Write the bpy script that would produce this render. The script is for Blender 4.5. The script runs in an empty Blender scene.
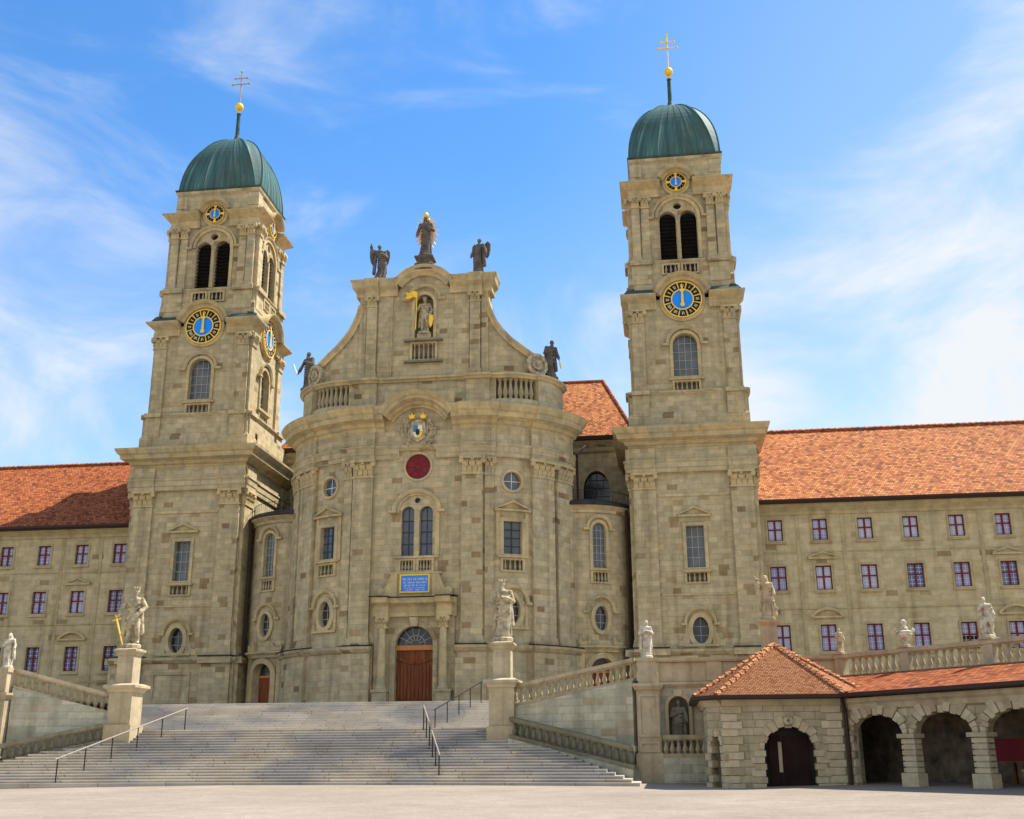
import bpy, bmesh, math, random
from mathutils import Vector, Matrix
random.seed(7)
rad, pi, sin, cos = math.radians, math.pi, math.sin, math.cos
S = bpy.context.scene
COL = S.collection

# ---------------------------------------------------------------- camera
cam_d = bpy.data.cameras.new('camera')
cam = bpy.data.objects.new('camera', cam_d)
COL.objects.link(cam)
yaw, pitch, roll = 0.131808587, 0.299472576, -0.00572995681
fw = Vector((-sin(yaw)*cos(pitch), cos(yaw)*cos(pitch), sin(pitch)))
rt = Vector((cos(yaw), sin(yaw), 0))
up = rt.cross(fw)
r2 = rt*cos(roll) + up*sin(roll)
u2 = -rt*sin(roll) + up*cos(roll)
m = Matrix((r2, u2, -fw)).transposed().to_4x4()
m.translation = Vector((15.537886, -74.6498288, 0))
cam.matrix_world = m
cam_d.sensor_width = 36
cam_d.lens = 1110.968/1024*36
cam_d.clip_end = 6000
S.camera = cam

# ---------------------------------------------------------------- light
SUN_EL, SUN_AZ = rad(57), rad(27)      # azimuth measured from +X towards +Y (behind the facade, from the right)
sdir = Vector((cos(SUN_EL)*cos(SUN_AZ), cos(SUN_EL)*sin(SUN_AZ), sin(SUN_EL)))
sun_d = bpy.data.lights.new('sun', 'SUN')
sun_d.energy = 4.6
sun_d.angle = rad(0.5)
sun_d.color = (1.0, 0.93, 0.82)
sun = bpy.data.objects.new('sun', sun_d)
sun.rotation_euler = (-sdir).to_track_quat('-Z', 'Y').to_euler()
sun.location = (60, 40, 90)
COL.objects.link(sun)

W = bpy.data.worlds.new('World')
S.world = W
W.use_nodes = True
wt = W.node_tree
wt.nodes.clear()
def wn(t, **k):
    n = wt.nodes.new(t)
    for a, b in k.items(): setattr(n, a, b)
    return n
def wl(a, b): wt.links.new(a, b)
sky = wn('ShaderNodeTexSky', sky_type='NISHITA', sun_disc=False)
sky.sun_elevation = SUN_EL
sky.sun_rotation = pi/2 - SUN_AZ
sky.altitude = 900
sky.air_density = 1.0
sky.dust_density = 0.4
sky.ozone_density = 2.0
hsv = wn('ShaderNodeHueSaturation')
hsv.inputs['Saturation'].default_value = 1.27
hsv.inputs['Value'].default_value = 0.93
wl(sky.outputs[0], hsv.inputs['Color'])
tc = wn('ShaderNodeTexCoord')
# thin cirrus: stretched noise by direction
mp = wn('ShaderNodeMapping')
mp.inputs['Rotation'].default_value = (0.3, -0.5, 0.35)
mp.inputs['Scale'].default_value = (2.2, 3.2, 5.5)
wl(tc.outputs['Generated'], mp.inputs[0])
n1 = wn('ShaderNodeTexNoise')
n1.inputs['Scale'].default_value = 1.5
n1.inputs['Detail'].default_value = 9
n1.inputs['Roughness'].default_value = 0.58
n1.inputs['Distortion'].default_value = 0.7
wl(mp.outputs[0], n1.inputs['Vector'])
n2 = wn('ShaderNodeTexNoise')
n2.inputs['Scale'].default_value = 2.1
n2.inputs['Detail'].default_value = 3
wl(tc.outputs['Generated'], n2.inputs['Vector'])
sep = wn('ShaderNodeSeparateXYZ')
wl(tc.outputs['Generated'], sep.inputs[0])
def wmath(op, a, b=None, clamp=False):
    n = wn('ShaderNodeMath', operation=op, use_clamp=clamp)
    for i, v in enumerate((a, b)):
        if v is None: continue
        if isinstance(v, (int, float)): n.inputs[i].default_value = v
        else: wl(v, n.inputs[i])
    return n.outputs[0]
def band(direction, lo, hi):           # soft patch of sky round a direction
    d = Vector(direction).normalized()
    n = wn('ShaderNodeVectorMath', operation='DOT_PRODUCT')
    wl(tc.outputs['Generated'], n.inputs[0]); n.inputs[1].default_value = d
    mr = wn('ShaderNodeMapRange', interpolation_type='SMOOTHSTEP')
    mr.inputs['From Min'].default_value = lo; mr.inputs['From Max'].default_value = hi
    wl(n.outputs['Value'], mr.inputs['Value'])
    return mr.outputs[0]
b1 = band((0.27, 0.9, 0.27), 0.955, 0.998)       # bright bank low on the right
b2 = band((-0.62, 0.8, 0.30), 0.950, 0.998)      # bank low on the left
b3 = band((-0.02, 0.93, 0.31), 0.985, 0.999)
veil_r = band((0.5, 0.85, 0.35), 0.80, 0.99)      # thin veil towards the sun side
low = wn('ShaderNodeMapRange', interpolation_type='SMOOTHSTEP')
low.inputs['From Min'].default_value = 0.52; low.inputs['From Max'].default_value = 0.22
wl(sep.outputs[2], low.inputs['Value'])
bias = wmath('ADD', wmath('MULTIPLY', b1, 0.25), wmath('ADD', wmath('MULTIPLY', b2, 0.27), wmath('MULTIPLY', b3, 0.24)))
cl = wmath('ADD', wmath('ADD', wmath('ADD', wmath('MULTIPLY', n1.outputs['Fac'], 1.5), -0.25), bias), wmath('MULTIPLY', n2.outputs['Fac'], 0.3))
cr = wn('ShaderNodeMapRange', interpolation_type='SMOOTHSTEP')
cr.inputs['From Min'].default_value = 0.62; cr.inputs['From Max'].default_value = 1.30
wl(cl, cr.inputs['Value'])
veil = wmath('ADD', wmath('MULTIPLY', veil_r, 0.22), wmath('MULTIPLY', low.outputs[0], 0.26))
# unseen white clouds added behind the viewer to brighten the facade
back_fill = wn('ShaderNodeMapRange', interpolation_type='SMOOTHSTEP')
back_fill.inputs['From Min'].default_value = 0.05; back_fill.inputs['From Max'].default_value = -0.55
wl(sep.outputs[1], back_fill.inputs['Value'])
field = wmath('MULTIPLY', back_fill.outputs[0], wmath('ADD', wmath('MULTIPLY', n1.outputs['Fac'], 0.6), 0.36))
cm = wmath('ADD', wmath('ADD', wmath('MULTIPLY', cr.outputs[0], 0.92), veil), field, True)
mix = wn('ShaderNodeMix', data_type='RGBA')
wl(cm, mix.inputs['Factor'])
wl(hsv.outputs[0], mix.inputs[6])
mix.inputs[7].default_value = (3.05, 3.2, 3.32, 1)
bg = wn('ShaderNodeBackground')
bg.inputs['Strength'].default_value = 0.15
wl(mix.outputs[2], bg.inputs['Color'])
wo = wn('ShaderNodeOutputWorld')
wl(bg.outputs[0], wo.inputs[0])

S.view_settings.view_transform = 'Standard'
S.view_settings.look = 'None'
S.view_settings.exposure = 0.95
S.view_settings.gamma = 1
S.view_settings.use_curve_mapping = False

# ---------------------------------------------------------------- materials
def newmat(name):
    mt = bpy.data.materials.new(name)
    mt.use_nodes = True
    nt = mt.node_tree
    b = nt.nodes['Principled BSDF']
    b.inputs['Specular IOR Level'].default_value = 0.12
    return mt, nt, b
def nd(nt, t, **k):
    n = nt.nodes.new(t)
    for a, b in k.items(): setattr(n, a, b)
    return n
def ramp(nt, src, stops, interp='LINEAR'):
    r = nd(nt, 'ShaderNodeValToRGB')
    r.color_ramp.interpolation = interp
    e = r.color_ramp.elements
    while len(e) < len(stops): e.new(0.5)
    for i, (p, c) in enumerate(stops):
        e[i].position = p
        e[i].color = (c[0], c[1], c[2], 1)
    nt.links.new(src, r.inputs[0])
    return r.outputs[0]
def noise(nt, vec, scale, detail=4, rough=0.55):
    n = nd(nt, 'ShaderNodeTexNoise')
    n.inputs['Scale'].default_value = scale
    n.inputs['Detail'].default_value = detail
    n.inputs['Roughness'].default_value = rough
    if vec is not None: nt.links.new(vec, n.inputs['Vector'])
    return n.outputs['Fac']
def mixc(nt, fac, a, b, mode='MIX'):
    n = nd(nt, 'ShaderNodeMix', data_type='RGBA', blend_type=mode)
    for idx, v in ((0, fac), (6, a), (7, b)):
        if hasattr(v, 'links'): nt.links.new(v, n.inputs[idx])
        elif idx == 0: n.inputs[0].default_value = v
        else: n.inputs[idx].default_value = (v[0], v[1], v[2], 1)
    return n.outputs[2]
def mapping(nt, src, scale):
    n = nd(nt, 'ShaderNodeMapping')
    n.inputs['Scale'].default_value = scale
    nt.links.new(src, n.inputs[0])
    return n.outputs[0]
def bump(nt, b, h, strength, dist=0.05):
    n = nd(nt, 'ShaderNodeBump')
    n.inputs['Strength'].default_value = strength
    n.inputs['Distance'].default_value = dist
    nt.links.new(h, n.inputs['Height'])
    nt.links.new(n.outputs[0], b.inputs['Normal'])
def flat_mat(name, c, rough=0.6, metal=0.0, var=0.0, scale=3.0):
    mt, nt, b = newmat(name)
    b.inputs['Base Color'].default_value = (*c, 1)
    b.inputs['Roughness'].default_value = rough
    b.inputs['Metallic'].default_value = metal
    if var:
        t = nd(nt, 'ShaderNodeTexCoord')
        f = noise(nt, t.outputs['Object'], scale, 5)
        o = ramp(nt, f, [(0.3, [x*(1-var) for x in c]), (0.7, [min(1, x*(1+var)) for x in c])])
        nt.links.new(o, b.inputs['Base Color'])
    return mt
def stone_mat(name, stops, bw, bh, mortar=0.014, mdark=0.72, stain=0.5, rough=0.88, tint=(0.60, 0.575, 0.51)):
    mt, nt, b = newmat(name)
    uv = nd(nt, 'ShaderNodeUVMap')
    br = nd(nt, 'ShaderNodeTexBrick')
    br.offset = 0.5; br.squash = 0.8; br.squash_frequency = 3; br.offset_frequency = 2
    br.inputs['Scale'].default_value = 1
    br.inputs['Color1'].default_value = (0, 0, 0, 1)
    br.inputs['Color2'].default_value = (1, 1, 1, 1)
    br.inputs['Mortar'].default_value = (0.35, 0.35, 0.35, 1)
    br.inputs['Mortar Size'].default_value = mortar
    br.inputs['Mortar Smooth'].default_value = 0.3
    br.inputs['Brick Width'].default_value = bw
    br.inputs['Row Height'].default_value = bh
    nt.links.new(uv.outputs[0], br.inputs['Vector'])
    base = ramp(nt, br.outputs['Color'], stops)
    tco = nd(nt, 'ShaderNodeTexCoord')
    ob = tco.outputs['Object']
    big = noise(nt, mapping(nt, ob, (0.16, 0.16, 0.10)), 1.0, 5, 0.6)
    c1 = mixc(nt, ramp(nt, big, [(0.38, (0, 0, 0)), (0.68, (stain,)*3)]), base, tint, 'MULTIPLY')
    # soft per-course value drift and fine mottling
    mid = noise(nt, ob, 1.7, 6, 0.65)
    c2 = mixc(nt, 1.0, c1, ramp(nt, mid, [(0.25, (0.72, 0.72, 0.71)), (0.75, (1.20, 1.18, 1.14))]), 'MULTIPLY')
    streak = noise(nt, mapping(nt, ob, (1.1, 1.1, 0.06)), 1.6, 5, 0.6)
    c3 = mixc(nt, ramp(nt, streak, [(0.50, (0, 0, 0)), (0.72, (0.55,)*3)]), c2, (0.50, 0.47, 0.42), 'MULTIPLY')
    spot = noise(nt, ob, 6.0, 3, 0.5)
    c4 = mixc(nt, ramp(nt, spot, [(0.60, (0, 0, 0)), (0.75, (0.35,)*3)]), c3, (0.55, 0.5, 0.45), 'MULTIPLY')
    c5 = mixc(nt, br.outputs['Fac'], c4, mixc(nt, 1.0, c4, (mdark,)*3, 'MULTIPLY'))
    nt.links.new(c5, b.inputs['Base Color'])
    b.inputs['Roughness'].default_value = rough
    inv = nd(nt, 'ShaderNodeMath', operation='SUBTRACT')
    inv.inputs[0].default_value = 1; nt.links.new(br.outputs['Fac'], inv.inputs[1])
    ad = nd(nt, 'ShaderNodeMath', operation='MULTIPLY_ADD')
    nt.links.new(spot, ad.inputs[0]); ad.inputs[1].default_value = 0.5
    nt.links.new(inv.outputs[0], ad.inputs[2])
    bump(nt, b, ad.outputs[0], 0.5, 0.03)
    return mt
A1, A2, A3, A4 = (0.45, 0.375, 0.23), (0.51, 0.425, 0.258), (0.58, 0.485, 0.305), (0.46, 0.40, 0.26)
M = {}
def block_mat():
    mt, nt, b = newmat('separate_dressed_blocks')
    g = nd(nt, 'ShaderNodeNewGeometry')
    base = ramp(nt, g.outputs['Random Per Island'], [(0.0, (0.37, 0.29, 0.18)), (0.3, (0.48, 0.405, 0.26)), (0.6, (0.53, 0.445, 0.29)), (0.85, (0.44, 0.38, 0.26)), (1.0, (0.58, 0.49, 0.33))])
    t = nd(nt, 'ShaderNodeTexCoord')
    f = noise(nt, t.outputs['Object'], 4.0, 6, 0.65)
    c = mixc(nt, 1.0, base, ramp(nt, f, [(0.25, (0.70, 0.70, 0.70)), (0.75, (1.15, 1.13, 1.1))]), 'MULTIPLY')
    nt.links.new(c, b.inputs['Base Color'])
    b.inputs['Roughness'].default_value = 0.9
    bump(nt, b, f, 0.5, 0.03)
    return mt
M['stone'] = stone_mat('sandstone_ashlar', [(0.0, (0.42, 0.365, 0.22)), (0.25, A2), (0.45, A4), (0.6, A3), (0.8, A2), (0.9, (0.60, 0.49, 0.29)), (0.95, (0.44, 0.34, 0.19)), (0.984, (0.31, 0.225, 0.12)), (1.0, (0.24, 0.165, 0.09))], 0.70, 0.37, 0.010, 0.80)
M['trim'] = stone_mat('carved_sandstone', [(0.0, A4), (0.5, (0.54, 0.435, 0.235)), (1.0, (0.60, 0.485, 0.27))], 1.5, 0.9, 0.008, 0.86, 0.38)
M['wing_stone'] = stone_mat('wing_sandstone', [(0.0, (0.46, 0.39, 0.235)), (0.4, (0.52, 0.445, 0.27)), (0.75, (0.56, 0.475, 0.29)), (0.97, (0.48, 0.39, 0.215)), (0.98, (0.33, 0.255, 0.14)), (1.0, (0.3, 0.23, 0.13))], 0.9, 0.36, 0.006, 0.88, 0.35)
M['green_stone'] = stone_mat('greenish_rubble', [(0.0, (0.42, 0.405, 0.295)), (0.4, (0.52, 0.495, 0.375)), (0.8, (0.60, 0.56, 0.425)), (0.96, (0.40, 0.32, 0.21)), (1.0, (0.64, 0.60, 0.47))], 0.95, 0.30, 0.02, 0.9, 0.6)
M['rustic'] = stone_mat('rusticated_stone', [(0.0, (0.39, 0.34, 0.22)), (0.5, (0.48, 0.415, 0.27)), (0.85, (0.53, 0.46, 0.31)), (1.0, (0.36, 0.29, 0.185))], 0.7, 0.26, 0.016, 0.66, 0.5)
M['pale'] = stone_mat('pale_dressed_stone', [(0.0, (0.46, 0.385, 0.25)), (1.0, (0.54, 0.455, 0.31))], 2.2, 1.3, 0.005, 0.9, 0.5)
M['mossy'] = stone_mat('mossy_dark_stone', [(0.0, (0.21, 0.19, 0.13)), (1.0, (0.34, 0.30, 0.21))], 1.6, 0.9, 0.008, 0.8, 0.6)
M['statue'] = flat_mat('weathered_statue_stone', (0.40, 0.335, 0.215), 0.85, 0, 0.55, 4.5)
M['white_statue'] = flat_mat('white_statue_stone', (0.50, 0.45, 0.34), 0.85, 0, 0.45, 4.5)
M['ochre_statue'] = flat_mat('ochre_statue_stone', (0.42, 0.33, 0.20), 0.85, 0, 0.35, 2.4)
M['dark_statue'] = flat_mat('dark_weathered_statue', (0.12, 0.105, 0.09), 0.8, 0, 0.45, 2.0)
M['stained_statue'] = flat_mat('stained_statue_stone', (0.20, 0.175, 0.13), 0.85, 0, 0.4, 2.2)
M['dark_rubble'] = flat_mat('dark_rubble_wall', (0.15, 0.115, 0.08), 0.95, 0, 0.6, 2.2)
M['dark_brown'] = flat_mat('boards_darkened_as_opening', (0.022, 0.010, 0.008), 0.8, 0, 0.3, 2)
M['gold'] = flat_mat('gilding', (0.95, 0.58, 0.07), 0.4, 0.35, 0.1, 3)
M['gold_paint'] = flat_mat('gold_leaf_paint', (0.92, 0.60, 0.09), 0.45, 0.1, 0.06, 4)
M['clock_blue'] = flat_mat('clock_blue_enamel', (0.015, 0.29, 1.0), 0.5)
M['black'] = flat_mat('black_enamel', (0.02, 0.017, 0.014), 0.5)
M['ivory'] = flat_mat('ivory_paint', (0.8, 0.74, 0.55), 0.5)
M['lead'] = flat_mat('dark_lead_sheet', (0.045, 0.04, 0.037), 0.5, 0.4, 0.4, 2)
M['gutter'] = flat_mat('brown_gutter_metal', (0.05, 0.03, 0.024), 0.45, 0.3)
M['iron'] = flat_mat('iron_rail', (0.035, 0.03, 0.028), 0.45, 0.6)
M['rail_top'] = flat_mat('worn_brass_grip', (0.42, 0.36, 0.27), 0.4, 0.5)
M['red_sash'] = flat_mat('dark_red_window_paint', (0.15, 0.025, 0.028), 0.5)
M['white_bar'] = flat_mat('white_glazing_bar', (0.70, 0.70, 0.74), 0.5)
M['lead_bar'] = flat_mat('grey_glazing_bar', (0.34, 0.34, 0.32), 0.5)
M['dark_bar'] = flat_mat('dark_glazing_bar', (0.05, 0.05, 0.05), 0.5)
M['dark_inside'] = flat_mat('dark_interior', (0.03, 0.024, 0.018), 0.9, 0, 0.4, 1.2)
M['louver'] = flat_mat('dark_louver_wood', (0.012, 0.013, 0.016), 0.8, 0, 0.4, 2)
M['red_disc'] = flat_mat('dark_red_painted_disc', (0.20, 0.025, 0.03), 0.6, 0, 0.2, 2)
M['plaque_blue'] = flat_mat('blue_plaque_enamel', (0.06, 0.24, 0.75), 0.4)
M['stall_red'] = flat_mat('red_stall_panel', (0.16, 0.016, 0.018), 0.7)
M['shield_blue'] = flat_mat('heraldic_blue', (0.05, 0.22, 0.40), 0.5)
M['shield_dark'] = flat_mat('heraldic_black', (0.03, 0.035, 0.03), 0.5)
M['copper_dark'] = flat_mat('dark_copper', (0.05, 0.085, 0.07), 0.6, 0.1, 0.4, 2)
M['block'] = block_mat()

def glass_mat(name, c1, c2, rough=0.12, scale=0.9):
    mt, nt, b = newmat(name)
    t = nd(nt, 'ShaderNodeTexCoord')
    f = noise(nt, t.outputs['Object'], scale, 3)
    nt.links.new(ramp(nt, f, [(0.3, c1), (0.7, c2)]), b.inputs['Base Color'])
    b.inputs['Roughness'].default_value = rough
    b.inputs['Specular IOR Level'].default_value = 0.5
    b.inputs['IOR'].default_value = 1.5
    f2 = noise(nt, t.outputs['Object'], 3.0, 2)
    bump(nt, b, f2, 0.12, 0.05)
    return mt
M['glass_grey'] = glass_mat('leaded_grey_glass', (0.06, 0.075, 0.08), (0.14, 0.155, 0.15))
M['glass_blue'] = glass_mat('blue_leaded_glass', (0.045, 0.06, 0.095), (0.11, 0.13, 0.165))
M['glass_violet'] = glass_mat('glass_painted_violet_reflection', (0.22, 0.225, 0.42), (0.40, 0.40, 0.64), 0.1, 0.35)  # lilac sky reflection put into the pane colour
M['glass_violet_pale'] = glass_mat('glass_painted_pale_reflection', (0.36, 0.36, 0.54), (0.55, 0.54, 0.70), 0.1, 0.5)  # paler version of the painted sky reflection
M['glass_deep'] = glass_mat('deep_blue_glass', (0.05, 0.08, 0.20), (0.13, 0.17, 0.36), 0.1, 0.35)
M['glass_dark'] = glass_mat('dark_glass', (0.015, 0.016, 0.018), (0.05, 0.05, 0.055))

def tile_mat(name, stops, bw, bh, patch):
    mt, nt, b = newmat(name)
    uv = nd(nt, 'ShaderNodeUVMap')
    br = nd(nt, 'ShaderNodeTexBrick')
    br.inputs['Scale'].default_value = 1
    br.inputs['Color1'].default_value = (0, 0, 0, 1)
    br.inputs['Color2'].default_value = (1, 1, 1, 1)
    br.inputs['Mortar'].default_value = (0.1, 0.1, 0.1, 1)
    br.inputs['Mortar Size'].default_value = 0.012
    br.inputs['Brick Width'].default_value = bw
    br.inputs['Row Height'].default_value = bh
    nt.links.new(uv.outputs[0], br.inputs['Vector'])
    t = nd(nt, 'ShaderNodeTexCoord')
    pn = noise(nt, t.outputs['Object'], 2.2, 6, 0.75)
    a = nd(nt, 'ShaderNodeMath', operation='MULTIPLY_ADD')
    nt.links.new(pn, a.inputs[0]); a.inputs[1].default_value = patch
    s_ = nd(nt, 'ShaderNodeMath', operation='MULTIPLY_ADD')
    nt.links.new(br.outputs['Color'], s_.inputs[0]); s_.inputs[1].default_value = 1.0; s_.inputs[2].default_value = -patch/2
    nt.links.new(s_.outputs[0], a.inputs[2])
    col = ramp(nt, a.outputs[0], stops)
    # rows: darker lower lap line
    sp = nd(nt, 'ShaderNodeSeparateXYZ'); nt.links.new(uv.outputs[0], sp.inputs[0])
    fr = nd(nt, 'ShaderNodeMath', operation='DIVIDE'); nt.links.new(sp.outputs[1], fr.inputs[0]); fr.inputs[1].default_value = bh
    fr2 = nd(nt, 'ShaderNodeMath', operation='FRACT'); nt.links.new(fr.outputs[0], fr2.inputs[0])
    c2 = mixc(nt, br.outputs['Fac'], col, mixc(nt, 1.0, col, (0.45, 0.42, 0.4), 'MULTIPLY'))
    big = noise(nt, t.outputs['Object'], 0.12, 3)
    c3 = mixc(nt, 1.0, c2, ramp(nt, big, [(0.3, (0.88, 0.86, 0.84)), (0.7, (1.08, 1.08, 1.08))]), 'MULTIPLY')
    nt.links.new(c3, b.inputs['Base Color'])
    b.inputs['Roughness'].default_value = 0.85
    hs = nd(nt, 'ShaderNodeMath', operation='ADD')
    inv = nd(nt, 'ShaderNodeMath', operation='SUBTRACT'); inv.inputs[0].default_value = 1; nt.links.new(fr2.outputs[0], inv.inputs[1])
    nt.links.new(inv.outputs[0], hs.inputs[0]); nt.links.new(br.outputs['Color'], hs.inputs[1])
    bump(nt, b, hs.outputs[0], 0.8, 0.05)
    return mt
M['tile'] = tile_mat('clay_roof_tiles', [(0.0, (0.17, 0.06, 0.024)), (0.14, (0.27, 0.09, 0.032)), (0.32, (0.36, 0.123, 0.044)), (0.7, (0.44, 0.165, 0.060)), (1.0, (0.53, 0.235, 0.09))], 0.26, 0.22, 0.3)
M['old_tile'] = tile_mat('old_red_roof_tiles', [(0.0, (0.13, 0.04, 0.018)), (0.14, (0.22, 0.06, 0.022)), (0.32, (0.30, 0.084, 0.028)), (0.75, (0.375, 0.115, 0.040)), (1.0, (0.45, 0.165, 0.06))], 0.24, 0.20, 0.28)
M['new_tile'] = tile_mat('pale_new_roof_tiles', [(0.0, (0.32, 0.11, 0.04)), (0.4, (0.45, 0.20, 0.092)), (1.0, (0.51, 0.25, 0.12))], 0.13, 0.10, 0.2)

def copper_mat():
    mt, nt, b = newmat('green_copper_sheet')
    t = nd(nt, 'ShaderNodeTexCoord'); uv = nd(nt, 'ShaderNodeUVMap')
    st = noise(nt, mapping(nt, uv.outputs[0], (3.2, 0.12, 1)), 1.4, 7, 0.7)
    base = ramp(nt, st, [(0.26, (0.020, 0.055, 0.058)), (0.44, (0.038, 0.105, 0.105)), (0.58, (0.07, 0.16, 0.15)), (0.72, (0.26, 0.36, 0.32))])
    big = noise(nt, t.outputs['Object'], 0.5, 4)
    c = mixc(nt, ramp(nt, big, [(0.45, (0, 0, 0)), (0.7, (0.5,)*3)]), base, (0.06, 0.07, 0.055))
    nt.links.new(c, b.inputs['Base Color'])
    b.inputs['Roughness'].default_value = 0.65
    b.inputs['Specular IOR Level'].default_value = 0.18
    return mt
M['copper'] = copper_mat()

def ground_mat():
    mt, nt, b = newmat('pale_gravel')
    t = nd(nt, 'ShaderNodeTexCoord'); o = t.outputs['Object']
    f = noise(nt, o, 9.0, 8, 0.75)
    base = ramp(nt, f, [(0.25, (0.20, 0.162, 0.127)), (0.5, (0.285, 0.24, 0.195)), (0.75, (0.365, 0.31, 0.255))])
    md = noise(nt, o, 1.3, 7, 0.72)
    base = mixc(nt, 1.0, base, ramp(nt, md, [(0.3, (0.86, 0.85, 0.84)), (0.7, (1.1, 1.1, 1.09))]), 'MULTIPLY')
    g = noise(nt, o, 0.25, 5, 0.6)
    c = mixc(nt, 1.0, base, ramp(nt, g, [(0.3, (0.84, 0.83, 0.81)), (0.7, (1.07, 1.06, 1.05))]), 'MULTIPLY')
    nt.links.new(c, b.inputs['Base Color'])
    b.inputs['Roughness'].default_value = 0.95
    bump(nt, b, noise(nt, o, 14, 5, 0.7), 0.35, 0.02)
    return mt
M['ground'] = ground_mat()
def step_mat():
    mt, nt, b = newmat('worn_step_granite')
    uv = nd(nt, 'ShaderNodeUVMap')
    br = nd(nt, 'ShaderNodeTexBrick')
    br.inputs['Scale'].default_value = 1
    br.inputs['Color1'].default_value = (0, 0, 0, 1); br.inputs['Color2'].default_value = (1, 1, 1, 1)
    br.inputs['Mortar'].default_value = (0, 0, 0, 1)
    br.inputs['Mortar Size'].default_value = 0.018
    br.inputs['Brick Width'].default_value = 2.7; br.inputs['Row Height'].default_value = 1.0
    br.offset = 0.37
    nt.links.new(uv.outputs[0], br.inputs['Vector'])
    base = ramp(nt, br.outputs['Color'], [(0, (0.48, 0.435, 0.36)), (0.6, (0.53, 0.48, 0.40)), (1, (0.58, 0.525, 0.43))])
    t = nd(nt, 'ShaderNodeTexCoord'); o = t.outputs['Object']
    a = noise(nt, mapping(nt, o, (0.22, 0.22, 0.5)), 1.0, 5, 0.6)
    c1 = mixc(nt, ramp(nt, a, [(0.44, (0, 0, 0)), (0.58, (0.75,)*3)]), base, (0.64, 0.68, 0.80), 'MULTIPLY')
    d = noise(nt, mapping(nt, o, (0.35, 0.5, 0.5)), 1.3, 6, 0.7)
    c2 = mixc(nt, ramp(nt, d, [(0.50, (0, 0, 0)), (0.70, (0.5,)*3)]), c1, (0.70, 0.60, 0.46), 'MULTIPLY')
    sp = noise(nt, o, 3.3, 4, 0.6)
    c3 = mixc(nt, ramp(nt, sp, [(0.62, (0, 0, 0)), (0.72, (0.6,)*3)]), c2, (0.4, 0.36, 0.3), 'MULTIPLY')
    c4 = mixc(nt, br.outputs['Fac'], c3, (0.24, 0.21, 0.17))
    nt.links.new(c4, b.inputs['Base Color'])
    b.inputs['Roughness'].default_value = 0.85
    bump(nt, b, noise(nt, o, 20, 4), 0.3, 0.01)
    return mt
M['step'] = step_mat()
def wood_mat(name, c1, c2):
    mt, nt, b = newmat(name)
    t = nd(nt, 'ShaderNodeTexCoord'); o = t.outputs['Object']
    f = noise(nt, mapping(nt, o, (7, 7, 0.5)), 1.5, 5, 0.6)
    nt.links.new(ramp(nt, f, [(0.3, c1), (0.7, c2)]), b.inputs['Base Color'])
    b.inputs['Roughness'].default_value = 0.5
    return mt
M['wood'] = wood_mat('old_brown_door_wood', (0.10, 0.028, 0.011), (0.29, 0.092, 0.030))
M['wood_light'] = wood_mat('orange_lintel_wood', (0.46, 0.17, 0.055), (0.60, 0.25, 0.085))

# ---------------------------------------------------------------- geometry helpers
class Flat:                             # wall frame: u along, z up, d outwards
    step = 1e9
    def __init__(s, x, y, ang=0.0, z=0.0):   # ang = direction of +u; outward normal is to the right of u
        s.o = (x, y, z); s.c, s.s = cos(ang), sin(ang)
    def p(s, u, z, d=0.0):
        return (s.o[0] + u*s.c + d*s.s, s.o[1] + u*s.s - d*s.c, s.o[2] + z)
class Bow:                              # flat for |u|<=cx, then round with radius r, facing -Y
    step = 0.42
    def __init__(s, cx, cy, r, side=0): s.cx, s.cy, s.r = cx, cy, r
    def p(s, u, z, d=0.0):
        if abs(u) <= s.cx: return (u, s.cy - s.r - d, z)
        sg = 1 if u > 0 else -1
        th = (abs(u) - s.cx)/s.r
        return (sg*(s.cx + (s.r + d)*sin(th)), s.cy - (s.r + d)*cos(th), z)
class Shift:
    def __init__(s, f, dd): s.f, s.dd, s.step = f, dd, f.step
    def p(s, u, z, d=0.0): return s.f.p(u, z, d + s.dd)
def usteps(F, u0, u1):
    n = max(1, int(math.ceil((u1-u0)/F.step)))
    return [u0 + (u1-u0)*i/n for i in range(n+1)]

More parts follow.
